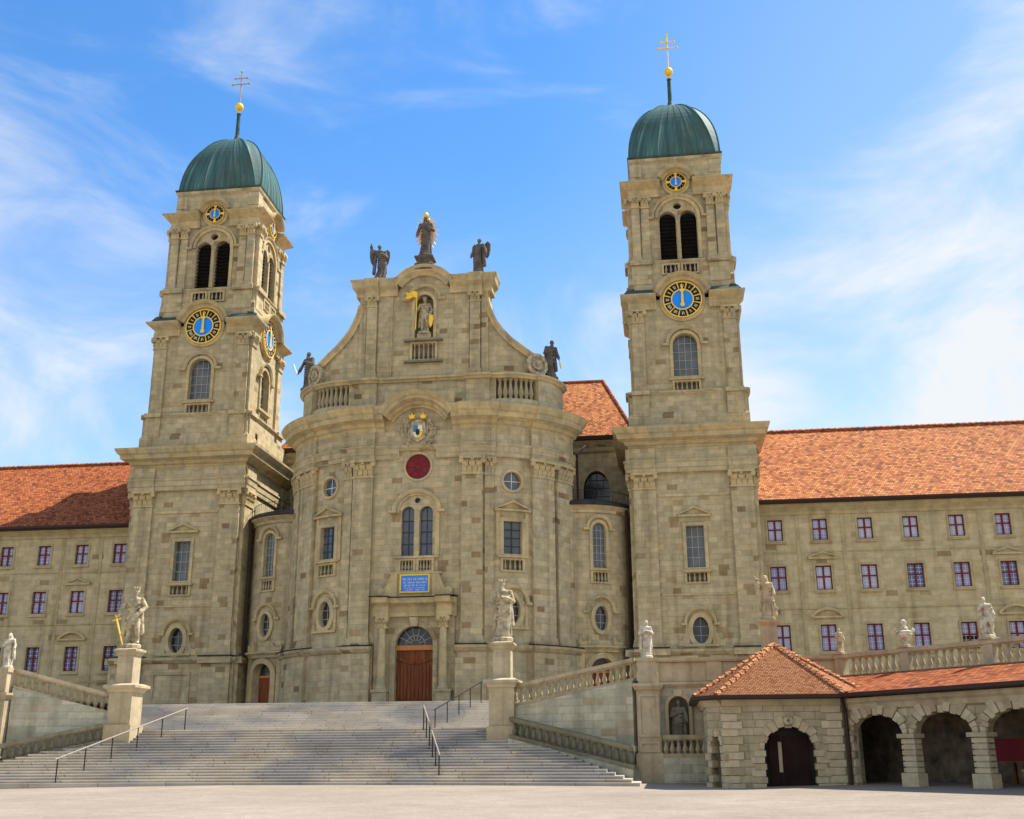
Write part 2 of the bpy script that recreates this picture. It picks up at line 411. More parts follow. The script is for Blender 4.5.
class MB:
    def __init__(s): s.v = []; s.uv = []; s.f = []; s.ff = []
    def V(s, F, u, z, d=0.0):
        s.v.append(F.p(u, z, d)); s.uv.append((u + d, z + d)); return len(s.v)-1
    def P(s, co, uv=None):
        s.v.append(tuple(co)); s.uv.append(uv); return len(s.v)-1
    def face(s, *i): s.f.append(tuple(i))
    # box on a wall frame
    def slab(s, F, u0, u1, z0, z1, d0, d1, back=True):
        us = usteps(F, u0, u1)
        R = []
        for u in us: R.append((s.V(F, u, z0, d1), s.V(F, u, z1, d1), s.V(F, u, z1, d0), s.V(F, u, z0, d0)))
        for a, b in zip(R[:-1], R[1:]):
            for k in range(4 if back else 3):
                k2 = (k+1) % 4
                s.face(a[k], b[k], b[k2], a[k2])
            if not back: s.face(a[3], b[3], b[0], a[0])
        s.face(*R[0]); s.face(*reversed(R[-1]))
    def prism(s, F, pts, d0, d1):
        a = [s.V(F, u, z, d1) for u, z in pts]
        b = [s.V(F, u, z, d0) for u, z in pts]
        n = len(pts)
        s.face(*a); s.face(*reversed(b))
        for i in range(n):
            j = (i+1) % n
            s.face(a[j], a[i], b[i], b[j])
    def ring(s, F, inn, out, d0, d1, closed=True):
        n = len(inn)
        a = [s.V(F, u, z, d1) for u, z in inn]; b = [s.V(F, u, z, d1) for u, z in out]
        c = [s.V(F, u, z, d0) for u, z in inn]; e = [s.V(F, u, z, d0) for u, z in out]
        for i in range(n if closed else n-1):
            j = (i+1) % n
            s.face(a[i], b[i], b[j], a[j]); s.face(b[i], e[i], e[j], b[j]); s.face(c[i], a[i], a[j], c[j])
        if not closed:
            s.face(a[0], c[0], e[0], b[0]); s.face(b[-1], e[-1], c[-1], a[-1])
    # profile [(d, z)] swept along u
    def mould(s, F, u0, u1, prof, dd=0.0, z=0.0):
        us = usteps(F, u0, u1)
        R = [[s.V(F, u, z + pz, pd + dd) for pd, pz in prof] for u in us]
        n = len(prof)
        for a, b in zip(R[:-1], R[1:]):
            for k in range(n):
                k2 = (k+1) % n
                s.face(a[k], b[k], b[k2], a[k2])
        s.face(*reversed(R[0])); s.face(*R[-1])
    # profile [(d, dr)] swept round an arc in the wall plane
    def arch(s, F, uc, zc, r, a0, a1, prof, n=18, sz=1.0, dd=0.0):
        R = []
        for i in range(n+1):
            t = a0 + (a1-a0)*i/n
            R.append([s.V(F, uc + (r+q)*cos(t), zc + (r+q)*sin(t)*sz, pd + dd) for pd, q in prof])
        m_ = len(prof)
        for a, b in zip(R[:-1], R[1:]):
            for k in range(m_):
                k2 = (k+1) % m_
                s.face(a[k], b[k], b[k2], a[k2])
        s.face(*R[0]); s.face(*reversed(R[-1]))
    def box(s, x0, x1, y0, y1, z0, z1):
        s.slab(Flat(0, y1), x0, x1, z0, z1, 0, y1-y0)
    # profile [(out, z)] swept along an xy path with mitred corners (outward = right of travel)
    def sweep(s, path, prof, closed=False, zf=None):
        n = len(path); R = []; L = 0.0
        for i, p in enumerate(path):
            p = Vector(p[:2])
            if closed or 0 < i < n-1:
                a = (p - Vector(path[(i-1) % n][:2])).normalized(); b = (Vector(path[(i+1) % n][:2]) - p).normalized()
            elif i == 0: a = b = (Vector(path[1][:2]) - p).normalized()
            else: a = b = (p - Vector(path[i-1][:2])).normalized()
            na = Vector((a.y, -a.x)); nb = Vector((b.y, -b.x))
            mm = na + nb
            mm = mm/max(0.2, mm.dot(na))
            if i: L += (p - Vector(path[i-1][:2])).length
            zz = zf(i) if zf else 0
            R.append([s.P((p.x + mm.x*o, p.y + mm.y*o, z + zz), (L, z + o)) for o, z in prof])
        m_ = len(prof)
        for i in range(n if closed else n-1):
            a = R[i]; b = R[(i+1) % n]
            for k in range(m_):
                k2 = (k+1) % m_
                s.face(a[k], b[k], b[k2], a[k2])
        if not closed: s.face(*reversed(R[0])); s.face(*R[-1])
    def lathe(s, prof, c=(0, 0, 0), n=12, ex=1.0, ey=1.0):
        R = []
        for r, z in prof:
            R.append([s.P((c[0] + r*ex*cos(2*pi*k/n), c[1] + r*ey*sin(2*pi*k/n), c[2] + z), (2*pi*k/n*max(r, .3), c[2] + z)) for k in range(n)])
        for a, b in zip(R[:-1], R[1:]):
            for k in range(n): s.face(a[k], a[(k+1) % n], b[(k+1) % n], b[k])
        s.face(*reversed(R[0])); s.face(*R[-1])
    def tube(s, a, b, r, n=8, r1=None):
        a, b = Vector(a), Vector(b); t = (b-a).normalized()
        x = t.orthogonal().normalized(); y = t.cross(x)
        A = [s.P(a + (x*cos(2*pi*k/n) + y*sin(2*pi*k/n))*r) for k in range(n)]
        B = [s.P(b + (x*cos(2*pi*k/n) + y*sin(2*pi*k/n))*(r if r1 is None else r1)) for k in range(n)]
        for k in range(n): s.face(A[k], A[(k+1) % n], B[(k+1) % n], B[k])
        s.face(*reversed(A)); s.face(*B)
    # wall skin with openings cut through it and reveals of the given depth
    def wall(s, F, u0, u1, z0, z1, holes=(), d=0.0):
        us = {u0, u1}; zs = {z0, z1}
        bb = []
        for sh, dep in holes:
            b = bbox(sh); bb.append(b)
            us |= {b[0], b[1]}; zs |= {b[2], b[3]}
        us = sorted(x for x in us if u0-1e-6 <= x <= u1+1e-6); zs = sorted(x for x in zs if z0-1e-6 <= x <= z1+1e-6)
        for ua, ub in zip(us[:-1], us[1:]):
            for za, zb in zip(zs[:-1], zs[1:]):
                cu, cz = (ua+ub)/2, (za+zb)/2
                if any(b[0] < cu < b[1] and b[2] < cz < b[3] for b in bb): continue
                st = usteps(F, ua, ub)
                for a, b in zip(st[:-1], st[1:]):
                    s.face(s.V(F, a, za, d), s.V(F, b, za, d), s.V(F, b, zb, d), s.V(F, a, zb, d))
        for (sh, dep), b in zip(holes, bb):
            c = contour(sh)
            n = len(c)
            A = [s.V(F, u, z, d) for u, z in c]; B = [s.V(F, u, z, d-dep) for u, z in c]
            for i in range(n):
                j = (i+1) % n
                s.face(A[i], B[i], B[j], A[j])
            if sh[0] == 'rect': continue
            cu, cz = (b[0]+b[1])/2, (b[2]+b[3])/2
            angs = [2*pi*k/40 for k in range(40)] + [math.atan2(zz-cz, uu-cu) % (2*pi) for uu in b[:2] for zz in b[2:]]
            angs = sorted(angs)
            I, O = [], []
            for t in angs:
                dx, dz = cos(t), sin(t)
                k = min(((b[1]-b[0])/2)/max(abs(dx), 1e-9), ((b[3]-b[2])/2)/max(abs(dz), 1e-9))
                h = hit(c, cu, cz, dx, dz)
                I.append((min(h, k), dx, dz)); O.append(k)
            for i in range(len(angs)):
                j = (i+1) % len(angs)
                if O[i]-I[i][0] < 1e-4 and O[j]-I[j][0] < 1e-4: continue
                q = []
                for (h, dx, dz), k in ((I[i], O[i]), (I[j], O[j])): q.append(((cu+h*dx, cz+h*dz), (cu+k*dx, cz+k*dz)))
                s.face(*[s.V(F, u, z, d) for u, z in (q[0][0], q[0][1], q[1][1], q[1][0])])
    def mesh(s, name, mat, off=(0, 0, 0), smooth=False):
        me = bpy.data.meshes.new(name)
        off = Vector(off)
        me.from_pydata([Vector(v) - off for v in s.v], [], s.f)
        bm = bmesh.new(); bm.from_mesh(me)
        bmesh.ops.recalc_face_normals(bm, faces=bm.faces)
        uvl = bm.loops.layers.uv.new('UVMap')
        for f in bm.faces:
            n = f.normal
            ok = all(s.uv[l.vert.index] is not None for l in f.loops)
            for l in f.loops:
                q = s.uv[l.vert.index]
                if not ok:
                    c = Vector(s.v[l.vert.index])
                    if abs(n.z) > 0.8: q = (c.x, c.y)
                    elif abs(n.x) > abs(n.y): q = (c.y, c.z)
                    else: q = (c.x, c.z)
                l[uvl].uv = q
            if smooth: f.smooth = True
        bm.to_mesh(me); bm.free()
        if mat is not None: me.materials.append(mat)
        return me
    def build(s, name, mat, parent=None, smooth=False, at=None):
        if parent is not None: off = org(parent)
        else: off = Vector(at or (0, 0, 0))
        o = bpy.data.objects.new(name, s.mesh(name, mat, off, smooth))
        COL.objects.link(o)
        if parent is not None: o.parent = parent
        else: o.location = off
        return o
def org(o):
    v = Vector((0, 0, 0))
    while o is not None: v = v + o.location; o = o.parent
    return v
def hit(c, cu, cz, dx, dz):
    best = 1e9
    n = len(c)
    for i in range(n):
        (x1, y1), (x2, y2) = c[i], c[(i+1) % n]
        ex, ey = x2-x1, y2-y1
        den = dx*ey - dz*ex
        if abs(den) < 1e-12: continue
        t = ((x1-cu)*ey - (y1-cz)*ex)/den
        w = ((x1-cu)*dz - (y1-cz)*dx)/den
        if t > 0 and -1e-6 <= w <= 1+1e-6: best = min(best, t)
    return best
# opening shapes: ('rect',u0,u1,z0,z1) ('arch',uc,hw,z0,zspring,rise) ('oval',uc,zc,a,b)
def contour(sh, g=0.0, gb=None):
    if gb is None: gb = g
    if sh[0] == 'rect':
        _, a, b, c, d = sh
        return [(a-g, c-gb), (b+g, c-gb), (b+g, d+g), (a-g, d+g)]
    if sh[0] == 'arch':
        _, uc, hw, z0, zs, ri = sh
        pts = [(uc-hw-g, z0-gb), (uc+hw+g, z0-gb)]
        for i in range(15):
            t = pi*i/14
            pts.append((uc + (hw+g)*cos(t), zs + (ri+g)*sin(t)))
        return pts
    _, uc, zc, a, b = sh
    return [(uc + (a+g)*cos(2*pi*i/28), zc + (b+g)*sin(2*pi*i/28)) for i in range(28)]
def bbox(sh):
    c = contour(sh)
    return (min(p[0] for p in c), max(p[0] for p in c), min(p[1] for p in c), max(p[1] for p in c))

def thing(name, label, cat, loc, group=None):
    o = bpy.data.objects.new(name, None)
    o.empty_display_size = 0.5
    COL.objects.link(o)
    o.location = loc
    tag(o, label, cat, group, 'thing')
    return o
def tag(o, label=None, cat=None, group=None, kind=None):
    if label: o['label'] = label
    if cat: o['category'] = cat
    if group: o['group'] = group
    if kind: o['kind'] = kind
    return o
def split_lr(o):
    """two mirrored halves of one ornament become two parts"""
    c = o.copy(); c.data = o.data.copy(); COL.objects.link(c)
    ox = org(o).x
    for q, sg in ((o, -1), (c, 1)):
        bm = bmesh.new(); bm.from_mesh(q.data)
        kill = [f for f in bm.faces if sg*(f.calc_center_median().x + ox) < 0]
        bmesh.ops.delete(bm, geom=kill, context='FACES')
        bm.to_mesh(q.data); bm.free()
def copy_tree(o, parent=None):
    c = o.copy(); COL.objects.link(c)
    if parent is not None: c.parent = parent
    for ch in list(o.children): copy_tree(ch, c)
    return c
def inst(name, me, parent, loc, scale=(1, 1, 1), rz=0.0):
    o = bpy.data.objects.new(name, me)
    COL.objects.link(o)
    o.parent = parent
    o.location = Vector(loc) - org(parent)
    o.scale = scale
    o.rotation_euler = (0, 0, rz)
    return o

# unit baluster (height 1, radius for a height of 0.9 m)
def baluster_mesh(name, mat, n=10):
    b = MB()
    b.lathe([(0.13, 0), (0.13, 0.07), (0.07, 0.10), (0.075, 0.13), (0.135, 0.30), (0.125, 0.42), (0.07, 0.66), (0.06, 0.80), (0.09, 0.84), (0.065, 0.88), (0.12, 0.93), (0.12, 1.0)], n=n)
    return b.mesh(name, mat, smooth=False)
BAL = {k: baluster_mesh('baluster', M[k]) for k in ('trim', 'pale', 'mossy')}

# ---------------------------------------------------------------- windows
def window(par, F, sh, dep=0.3, sw=0.16, proud=0.12, glass='glass_grey', bars=(2, 4), bar='lead_bar', bw=0.03, smat='trim', name='window', gb=None):
    b = MB()
    b.ring(F, contour(sh), contour(sh, sw, gb), -0.02, proud)
    w = b.build(name, M[smat], par)
    g = MB()
    c = contour(sh, 0.01)
    g.face(*[g.V(F, u, z, -dep+0.02) for u, z in c])
    g.build('pane', M[glass], w)
    k = MB()
    u0, u1, z0, z1 = bbox(sh)
    cc = contour(sh)
    d = -dep+0.03
    for i in range(1, bars[0]):
        u = u0 + (u1-u0)*i/bars[0]
        za, zb = span(cc, u, None)
        k.slab(F, u-bw/2, u+bw/2, za, zb, d, d+0.035)
    for i in range(1, bars[1]):
        z = z0 + (z1-z0)*i/bars[1]
        ua, ub = span(cc, None, z)
        k.slab(F, ua, ub, z-bw/2, z+bw/2, d, d+0.03)
    if bars[0] > 1 or bars[1] > 1:
        k.build('glazing_bars', M[bar], w)
    return w
def span(c, u, z):
    r = []
    n = len(c)
    for i in range(n):
        a, b = c[i], c[(i+1) % n]
        if u is not None:
            if (a[0]-u)*(b[0]-u) < 0 or abs(a[0]-u) < 1e-9: 
                t = 0 if abs(b[0]-a[0]) < 1e-9 else (u-a[0])/(b[0]-a[0])
                r.append(a[1] + t*(b[1]-a[1]))
        else:
            if (a[1]-z)*(b[1]-z) < 0 or abs(a[1]-z) < 1e-9:
                t = 0 if abs(b[1]-a[1]) < 1e-9 else (z-a[1])/(b[1]-a[1])
                r.append(a[0] + t*(b[0]-a[0]))
    return min(r), max(r)
def pediment(par, F, uc, z, hw, h, proud=0.32, kind='tri'):
    b = MB()
    if kind == 'tri':
        b.slab(F, uc-hw, uc+hw, z, z+0.14, 0, proud-0.04)
        b.prism(F, [(uc-hw-0.06, z+0.14), (uc-hw+0.12, z+0.14), (uc, z+h-0.14), (uc+hw-0.12, z+0.14), (uc+hw+0.06, z+0.14), (uc, z+h)], 0, proud)
        b.prism(F, [(uc-hw+0.1, z+0.14), (uc+hw-0.1, z+0.14), (uc, z+h-0.12)], 0, 0.1)
    else:
        R = (hw*hw + h*h)/(2*h)
        a = math.asin(min(1, hw/R))
        b.slab(F, uc-hw, uc+hw, z, z+0.12, 0, proud-0.04)
        b.arch(F, uc, z+0.1+h-R, R, pi/2-a, pi/2+a, [(0, -0.14), (proud, -0.14), (proud+0.03, 0.02), (0, 0.02)], n=10)
    return b.build('pediment', M['trim'], par)
def hood(par, F, uc, z, r, ears=0.25, w=0.22, proud=0.3, sz=1.0):
    b = MB()
    b.arch(F, uc, z, r, 0, pi, [(0, -w), (proud*0.7, -w), (proud, -0.05), (proud, 0.0), (0, 0.0)], n=16, sz=sz)
    for sg in (-1, 1):
        a, c = sorted((uc+sg*(r-w), uc+sg*(r+ears)))
        b.slab(F, a, c, z-0.16, z-0.004, 0, proud)
    return b.build('hood_moulding', M['trim'], par)
def apron(uc, hw, z0, z1): return (('rect', uc-hw, uc+hw, z0, z1), 0.4)
def win_balusters(par, F, uc, hw, z0, z1, n, mat='trim', cut=True):
    # blind balustrade below a window: back face coloured as shade, rail, balusters
    b = MB()
    b.ring(F, [(uc-hw, z0), (uc+hw, z0), (uc+hw, z1), (uc-hw, z1)], [(uc-hw-0.16, z0-0.1), (uc+hw+0.16, z0-0.1), (uc+hw+0.16, z1+0.13), (uc-hw-0.16, z1+0.13)], 0, 0.13)
    fr = b.build('apron', M['trim'], par)
    k = MB()
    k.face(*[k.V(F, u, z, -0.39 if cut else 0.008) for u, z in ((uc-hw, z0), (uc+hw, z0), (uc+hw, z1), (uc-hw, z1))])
    k.build('apron_shade_face', M['mossy' if cut else 'dark_inside'], par)  # recess shade put into the colour: dark stone if cut, flat sheet otherwise
    for i in range(n):
        u = uc - hw + 2*hw*(i+0.5)/n
        inst('baluster', BAL[mat], par, F.p(u, z0, 0.0 if cut else 0.11), (0.62, 0.62, z1-z0))
def capital(par, F, u0, u1, z0, z1, d):
    # Corinthian: bell, two rows of leaves, volutes, abacus
    h = z1-z0; w = u1-u0
    b = MB()
    b.slab(F, u0+0.04, u1-0.04, z0, z1-0.1, 0, d+0.02)
    b.slab(F, u0-0.14, u1+0.14, z1-0.16*h, z1, 0, d+0.22)
    b.slab(F, u0-0.05, u1+0.05, z0-0.06, z0+0.06, 0, d+0.08)
    n = max(3, int(round(w/0.36)))
    for row, (za, zb, ex) in enumerate(((0.05, 0.42, 0.10), (0.36, 0.70, 0.16))):
        m_ = n - row
        for i in range(m_):
            uc = u0 + w*(i+0.5)/m_
            lw = w/m_*0.42
            pts = [(d, za*h+z0), (d+ex*0.5, za*h+z0), (d+ex, z0+(zb-0.1)*h), (d+ex+0.08, z0+(zb-0.02)*h), (d+ex-0.02, z0+zb*h), (d, z0+zb*h)]
            b.mould(F, uc-lw, uc+lw, pts)
    for sg, uc in ((-1, u0), (1, u1)):
        b.arch(F, uc+sg*0.02, z0+0.72*h, 0.06, 0, 2*pi, [(d, -0.05), (d+0.24, -0.05), (d+0.2, 0.11), (d, 0.11)], n=8)
    b.arch(F, (u0+u1)/2, z0+0.8*h, 0.04, 0, 2*pi, [(d, -0.03), (d+0.2, -0.03), (d+0.18, 0.07), (d, 0.07)], n=6)
    return b.build('capital', M['trim'], par)
def pilaster(par, F, u0, u1, z0, z1, zc, d=0.24, cap=True, dcap=None):
    b = MB()
    b.slab(F, u0, u1, z0+0.5, z1, -0.01, d)
    b.slab(F, u0-0.05, u1+0.05, z0+0.28, z0+0.5, -0.01, d+0.05)
    b.slab(F, u0-0.1, u1+0.1, z0, z0+0.28, -0.01, d+0.1)
    o = b.build('pilaster', M['stone'], par)
    if cap: capital(o, F, u0, u1, z1, zc, d)
    return o
def cornice_prof(z0, h, out, base=-0.02):
    return [(base, z0), (0.12*out, z0), (0.16*out, z0+0.16*h), (0.30*out, z0+0.22*h), (0.38*out, z0+0.36*h), (0.72*out, z0+0.46*h), (0.76*out, z0+0.66*h), (0.86*out, z0+0.72*h), (0.98*out, z0+0.9*h), (out, z0+h), (base, z0+1.10*h)]

# ---------------------------------------------------------------- ground
GZ = -1.15
def gz(x, y):
    z = GZ + 0.0117*min(0, max(-45, y+30)) + 0.026*min(14, max(0, x-18)) + 0.010*max(-12, min(0, x+2))
    return z
b = MB()
xs = [-3000, -600, -150, -60, -40, -30, -24, -20, -16, -14, -12, -10, -8, -6, -4, -2, 0, 3, 6, 9, 12, 15, 18, 20, 22, 24, 26, 28, 30, 32, 36, 45, 60, 150, 600, 3000]
ys = [-3000, -600, -150, -100, -75, -70, -65, -60, -55, -50, -45, -42, -39, -36, -34, -32, -30, -20, 0, 60, 600, 3000]
G = [[b.P((x, y, gz(x, y))) for y in ys] for x in xs]
for i in range(len(xs)-1):
    for j in range(len(ys)-1): b.face(G[i][j], G[i+1][j], G[i+1][j+1], G[i][j+1])
tag(b.build('plaza', M['ground'], smooth=True), kind='structure', label='pale gravel plaza in front of the stairs')

TZ = 2.62
b = MB()
ter = [(-70, -29), (-13.6, -28.0), (-13.6, -15), (13.8, -15), (13.8, -28.4), (22.2, -28.4), (27.6, -35.6), (37, -48), (80, -48), (80, 3), (-70, 3)]
top = [b.P((x, y, TZ)) for x, y in ter]
b.face(*top)
tag(b.build('terrace', M['ground'], smooth=False), kind='structure', label='raised church terrace')

# ---------------------------------------------------------------- stairs
def half(y):                            # half width of the lower flight at distance y
    t = (-27.3 - y)/(-27.3+32.6)
    return 9.15 + (14.75-9.15)*max(0, min(1, t))**0.9
LZ, LY0, NB = 1.03, -26.0, 20
st = thing('grand_staircase', 'broad weathered stone staircase fanning out below the church terrace', 'staircase', (0, -22, GZ))
RO = [random.random()*3.4 for _ in range(40)]
b = MB()
NU = 12
for i in range(NU):                     # upper flight
    y0 = -15 - i*0.36; z = TZ - (i+1)*((TZ-LZ)/NU)
    xa, xb = -13.6, 13.8
    n0 = 1.0*i
    # riser above this tread then tread
    a = [b.P((xa, y0, z), (xa+RO[i], n0+0.0)), b.P((xb, y0, z), (xb+RO[i], n0+0.0)), b.P((xb, y0, z+(TZ-LZ)/NU), (xb+RO[i], n0+0.3)), b.P((xa, y0, z+(TZ-LZ)/NU), (xa+RO[i], n0+0.3))]
    b.face(*a)
    y1 = y0-0.36 if i < NU-1 else LY0
    b.slab(Flat(0, y0), xa, xb, z+(TZ-LZ)/NU-0.045, z+(TZ-LZ)/NU+0.004, -0.1, 0.018)
    c = [b.P((xa, y1, z), (xa+RO[i], n0+0.3)), b.P((xb, y1, z), (xb+RO[i], n0+0.3)), b.P((xb, y0, z), (xb+RO[i], n0+0.72)), b.P((xa, y0, z), (xa+RO[i], n0+0.72))]
    b.face(*c)
b.build('upper_flight', M['step'], st)
b = MB()
rise = (LZ - (GZ-0.02))/NB
def yfront(k, x):                       # nosing line of step k (0 = landing edge)
    base = LY0 - k*(5.0/NB)
    sag = 2.0*(k/NB)**1.2
    return base - sag*(abs(x)/14.7)**2
for k in range(NB):
    z1 = LZ - k*rise; z0 = z1 - rise
    xm = half(yfront(k+1, 12)) if yfront(k, 9) < -27.2 else 9.1
    xs_ = [-xm + 2*xm*i/30 for i in range(31)]
    R = []
    for x in xs_:
        R.append((b.P((x, yfront(k, x), z1), (x + RO[k], 20+k+0.5)), b.P((x, yfront(k, x)+0.05, z0-(0.5 if k == NB-1 else 0)), (x + RO[k], 20+k+0.1)), b.P((x, yfront(k+1, x)-0.02, z0), (x + RO[k], 20+k-0.3)), b.P((x, LY0+0.8, z1), (x + RO[k], 21+k-0.1))))
    for p, q in zip(R[:-1], R[1:]):
        b.face(p[1], q[1], q[0], p[0])
        b.face(p[0], q[0], q[3], p[3])
    N_ = [(b.P((x, yfront(k, x)-0.018, z1+0.004), (x + RO[k], 20+k+0.5)), b.P((x, yfront(k, x)-0.018, z1-0.04), (x + RO[k], 20+k+0.44)), b.P((x, yfront(k, x)+0.06, z1-0.045), (x + RO[k], 20+k+0.42)), b.P((x, yfront(k, x)+0.2, z1+0.004), (x + RO[k], 20+k+0.6))) for x in xs_]
    for p, q in zip(N_[:-1], N_[1:]):   # projecting nosing
        b.face(p[0], q[0], q[1], p[1]); b.face(p[1], q[1], q[2], p[2]); b.face(p[3], q[3], q[0], p[0])
    for e in (N_[0], N_[-1]): b.face(*e)
    for e in (R[0], R[-1]):             # closed flanks
        v = b.v[e[0]]; w_ = b.v[e[3]]
        b.face(b.P(v), b.P((w_[0], w_[1], w_[2])), b.P((w_[0], w_[1], -1.8)), b.P((v[0], v[1], -1.8)))
b.build('lower_flight', M['step'], st)

# ---------------------------------------------------------------- handrails
def handrail(name, label, pts, nposts, hgt, gm='rail_top'):
    t = thing(name, label, 'handrail', pts[0], 'iron handrails on the stairs')
    a, c = Vector(pts[0]), Vector(pts[1])
    for i in range(nposts):
        p = a + (c-a)*i/(nposts-1)
        k = MB(); k.tube(p - Vector((0, 0, 0.15)), p + Vector((0, 0, hgt)), 0.026, 8)
        k.build('post', M['iron'], t)
    k = MB(); d = (c-a).normalized()
    k.tube(a + Vector((0, 0, hgt)) - d*0.12, c + Vector((0, 0, hgt)) + d*0.12, 0.030, 8)
    k.build('grip', M[gm], t)
    return t
handrail('handrail', 'long slim handrail crossing the lower steps in front of the sword-bearing king', [(-8.5, -31.2, -1.04), (-5.75, -25.6, 1.03)], 6, 0.92)
handrail('handrail', 'steep handrail on the lower steps near the crowned statue', [(6.75, -30.4, -0.95), (5.2, -26.1, 1.0)], 6, 0.92)
handrail('handrail', 'handrail on the upper steps behind the crowned statue with folded arms', [(4.3, -19.2, 1.1), (5.9, -15.0, 2.62)], 5, 0.95, 'iron')

# ================================================================ bell towers
def clock(par, F, uc, zc, r, small=False):
    b = MB()
    circ = lambda q, n=40: [(uc + q*cos(2*pi*i/n), zc + q*sin(2*pi*i/n)) for i in range(n)]
    b.ring(F, circ(r*0.55), circ(r), 0, 0.10)
    b.ring(F, circ(r*0.97), circ(r*1.025), 0, 0.13)
    b.ring(F, circ(r*0.54), circ(r*0.60), 0, 0.13)
    c = b.build('clock', M['gold_paint'], par)
    k = MB(); k.prism(F, circ(r*0.57), 0, 0.07); k.build('dial', M['clock_blue'], c)
    k = MB(); nums = MB()
    def seg(t0, t1, ra, rb, B, da, db):
        q = []
        for i in range(4): q.append((uc + rb*cos(t0+(t1-t0)*i/3), zc + rb*sin(t0+(t1-t0)*i/3)))
        for i in range(4): q.append((uc + ra*cos(t1-(t1-t0)*i/3), zc + ra*sin(t1-(t1-t0)*i/3)))
        B.prism(F, q, da, db)
    def stroke(t, off, l0, tilt, B):    # thin radial bar for a Roman numeral
        cx, cz = -sin(t), cos(t)        # tangential
        rr = 0.5*(l0[0]+l0[1]); hl = 0.5*(l0[1]-l0[0]); w = 0.010*r
        pts = []
        for sr, sw in ((-1, -1), (1, -1), (1, 1), (-1, 1)):
            o = off + sr*tilt*hl + sw*w
            R_ = rr + sr*hl
            pts.append((uc + R_*cos(t) + o*cx, zc + R_*sin(t) + o*cz))
        B.prism(F, pts, 0.1, 0.126)
    if not small:
        rom = ['XII', 'I', 'II', 'III', 'IV', 'V', 'VI', 'VII', 'VIII', 'IX', 'X', 'XI']
        for h in range(12):
            t = pi/2 - h*pi/6
            seg(t-0.222, t+0.222, r*0.61, r*0.965, k, 0.09, 0.115)
            txt = rom[h]; nums = MB()
            wid = {'I': 0.05, 'V': 0.09, 'X': 0.09}
            tot = sum(wid[ch] for ch in txt)*r
            x = tot/2
            l0 = (r*0.70, r*0.87)
            for ch in txt:
                wv = wid[ch]*r; x -= wv/2
                if ch == 'I': stroke(t, x, l0, 0, nums)
                else:
                    tl = 0.28
                    if ch == 'V':
                        stroke(t, x+0.03*r, l0, 0.28, nums); stroke(t, x-0.03*r, l0, -0.28, nums)
                    else:
                        stroke(t, x, l0, 0.3, nums); stroke(t, x, l0, -0.3, nums)
                x -= wv/2
            nums.build('numeral', M['ivory'], c)
        k.build('numeral_plates', M['black'], c)
    else:
        for q in range(4):
            t = pi/4 + q*pi/2
            seg(t-0.62, t+0.62, r*0.60, r*0.96, k, 0.09, 0.115)
            for o in (-0.22, 0.22):
                nums = MB(); stroke(t+o, 0, (r*0.7, r*0.88), 0, nums); nums.build('numeral', M['gold_paint'], c)
        k.build('numeral_plates', M['black'], c)
    k = MB()
    L = r*0.92
    k.prism(F, [(uc-0.05*r, zc-0.25*r), (uc+0.05*r, zc-0.25*r), (uc+0.05*r, zc+L*0.75), (uc, zc+L), (uc-0.05*r, zc+L*0.75)], 0.14, 0.17)
    k.build('minute_hand', M['gold_paint'], c)
    k = MB()
    k.prism(F, [(uc-0.07*r, zc-0.32*r), (uc+0.07*r, zc-0.32*r), (uc+0.055*r, zc+0.4*r), (uc+0.13*r, zc+0.48*r), (uc, zc+0.68*r), (uc-0.13*r, zc+0.48*r), (uc-0.055*r, zc+0.4*r)], 0.18, 0.20)
    k.prism(F, [(uc + 0.12*r*cos(2*pi*i/12), zc - 0.3*r + 0.12*r*sin(2*pi*i/12)) for i in range(12)], 0.172, 0.198)
    k.build('hour_hand', M['gold_paint'], c)
    return c

T = thing('bell_tower', 'sandstone bell tower whose sunlit side face shows a second set of clocks', 'tower', (0, 0, TZ))
def rect_path(hw, y0, y1): return [(-hw, y0), (hw, y0), (hw, y1), (-hw, y1)]
FR = lambda y: Flat(0, y)
def faces(hw, y0, y1):
    ym, hd = (y0+y1)/2, (y1-y0)/2
    return [('front', Flat(0, y0), hw), ('side', Flat(hw, ym, pi/2), hd), ('side', Flat(-hw, ym, -pi/2), hd), ('back', Flat(0, y1, pi), hw)]

# --- lower body
HW1, D1 = 4.08, 9.0
b = MB()
win1 = ('rect', -0.62, 0.56, 11.68, 14.5)
ov1 = ('oval', 0.02, 7.56, 0.53, 0.86)
for kind, F, h in faces(HW1, 0, D1):
    holes = [(win1, 0.35), (ov1, 0.45), apron(-0.03, 0.66, 10.72, 11.34)] if kind == 'front' else []
    b.wall(F, -h, h, TZ, 20.2, holes)
b.build('lower_wall', M['stone'], T)
F = FR(0)
w = window(T, F, win1, 0.35, 0.22, 0.12, 'glass_grey', (3, 4), 'lead_bar', 0.05)
pediment(w, F, -0.03, 15.1, 1.12, 0.72)
b = MB()
b.slab(F, -0.95, 0.9, 11.36, 11.52, 0, 0.26)
b.build('sill', M['trim'], w)
win_balusters(w, F, -0.03, 0.66, 10.72, 11.34, 4)
w = window(T, F, ov1, 0.45, 0.30, 0.14, 'glass_dark', (2, 3), 'lead_bar', 0.04)
hood(w, F, 0.02, 8.05, 1.05, 0.22, 0.18, 0.26)
b = MB()
b.slab(F, -0.95, -0.72, 6.55, 7.98, 0, 0.1); b.slab(F, 0.76, 0.99, 6.55, 7.98, 0, 0.1)
b.slab(F, -1.1, 1.14, 6.52, 6.68, 0, 0.2)
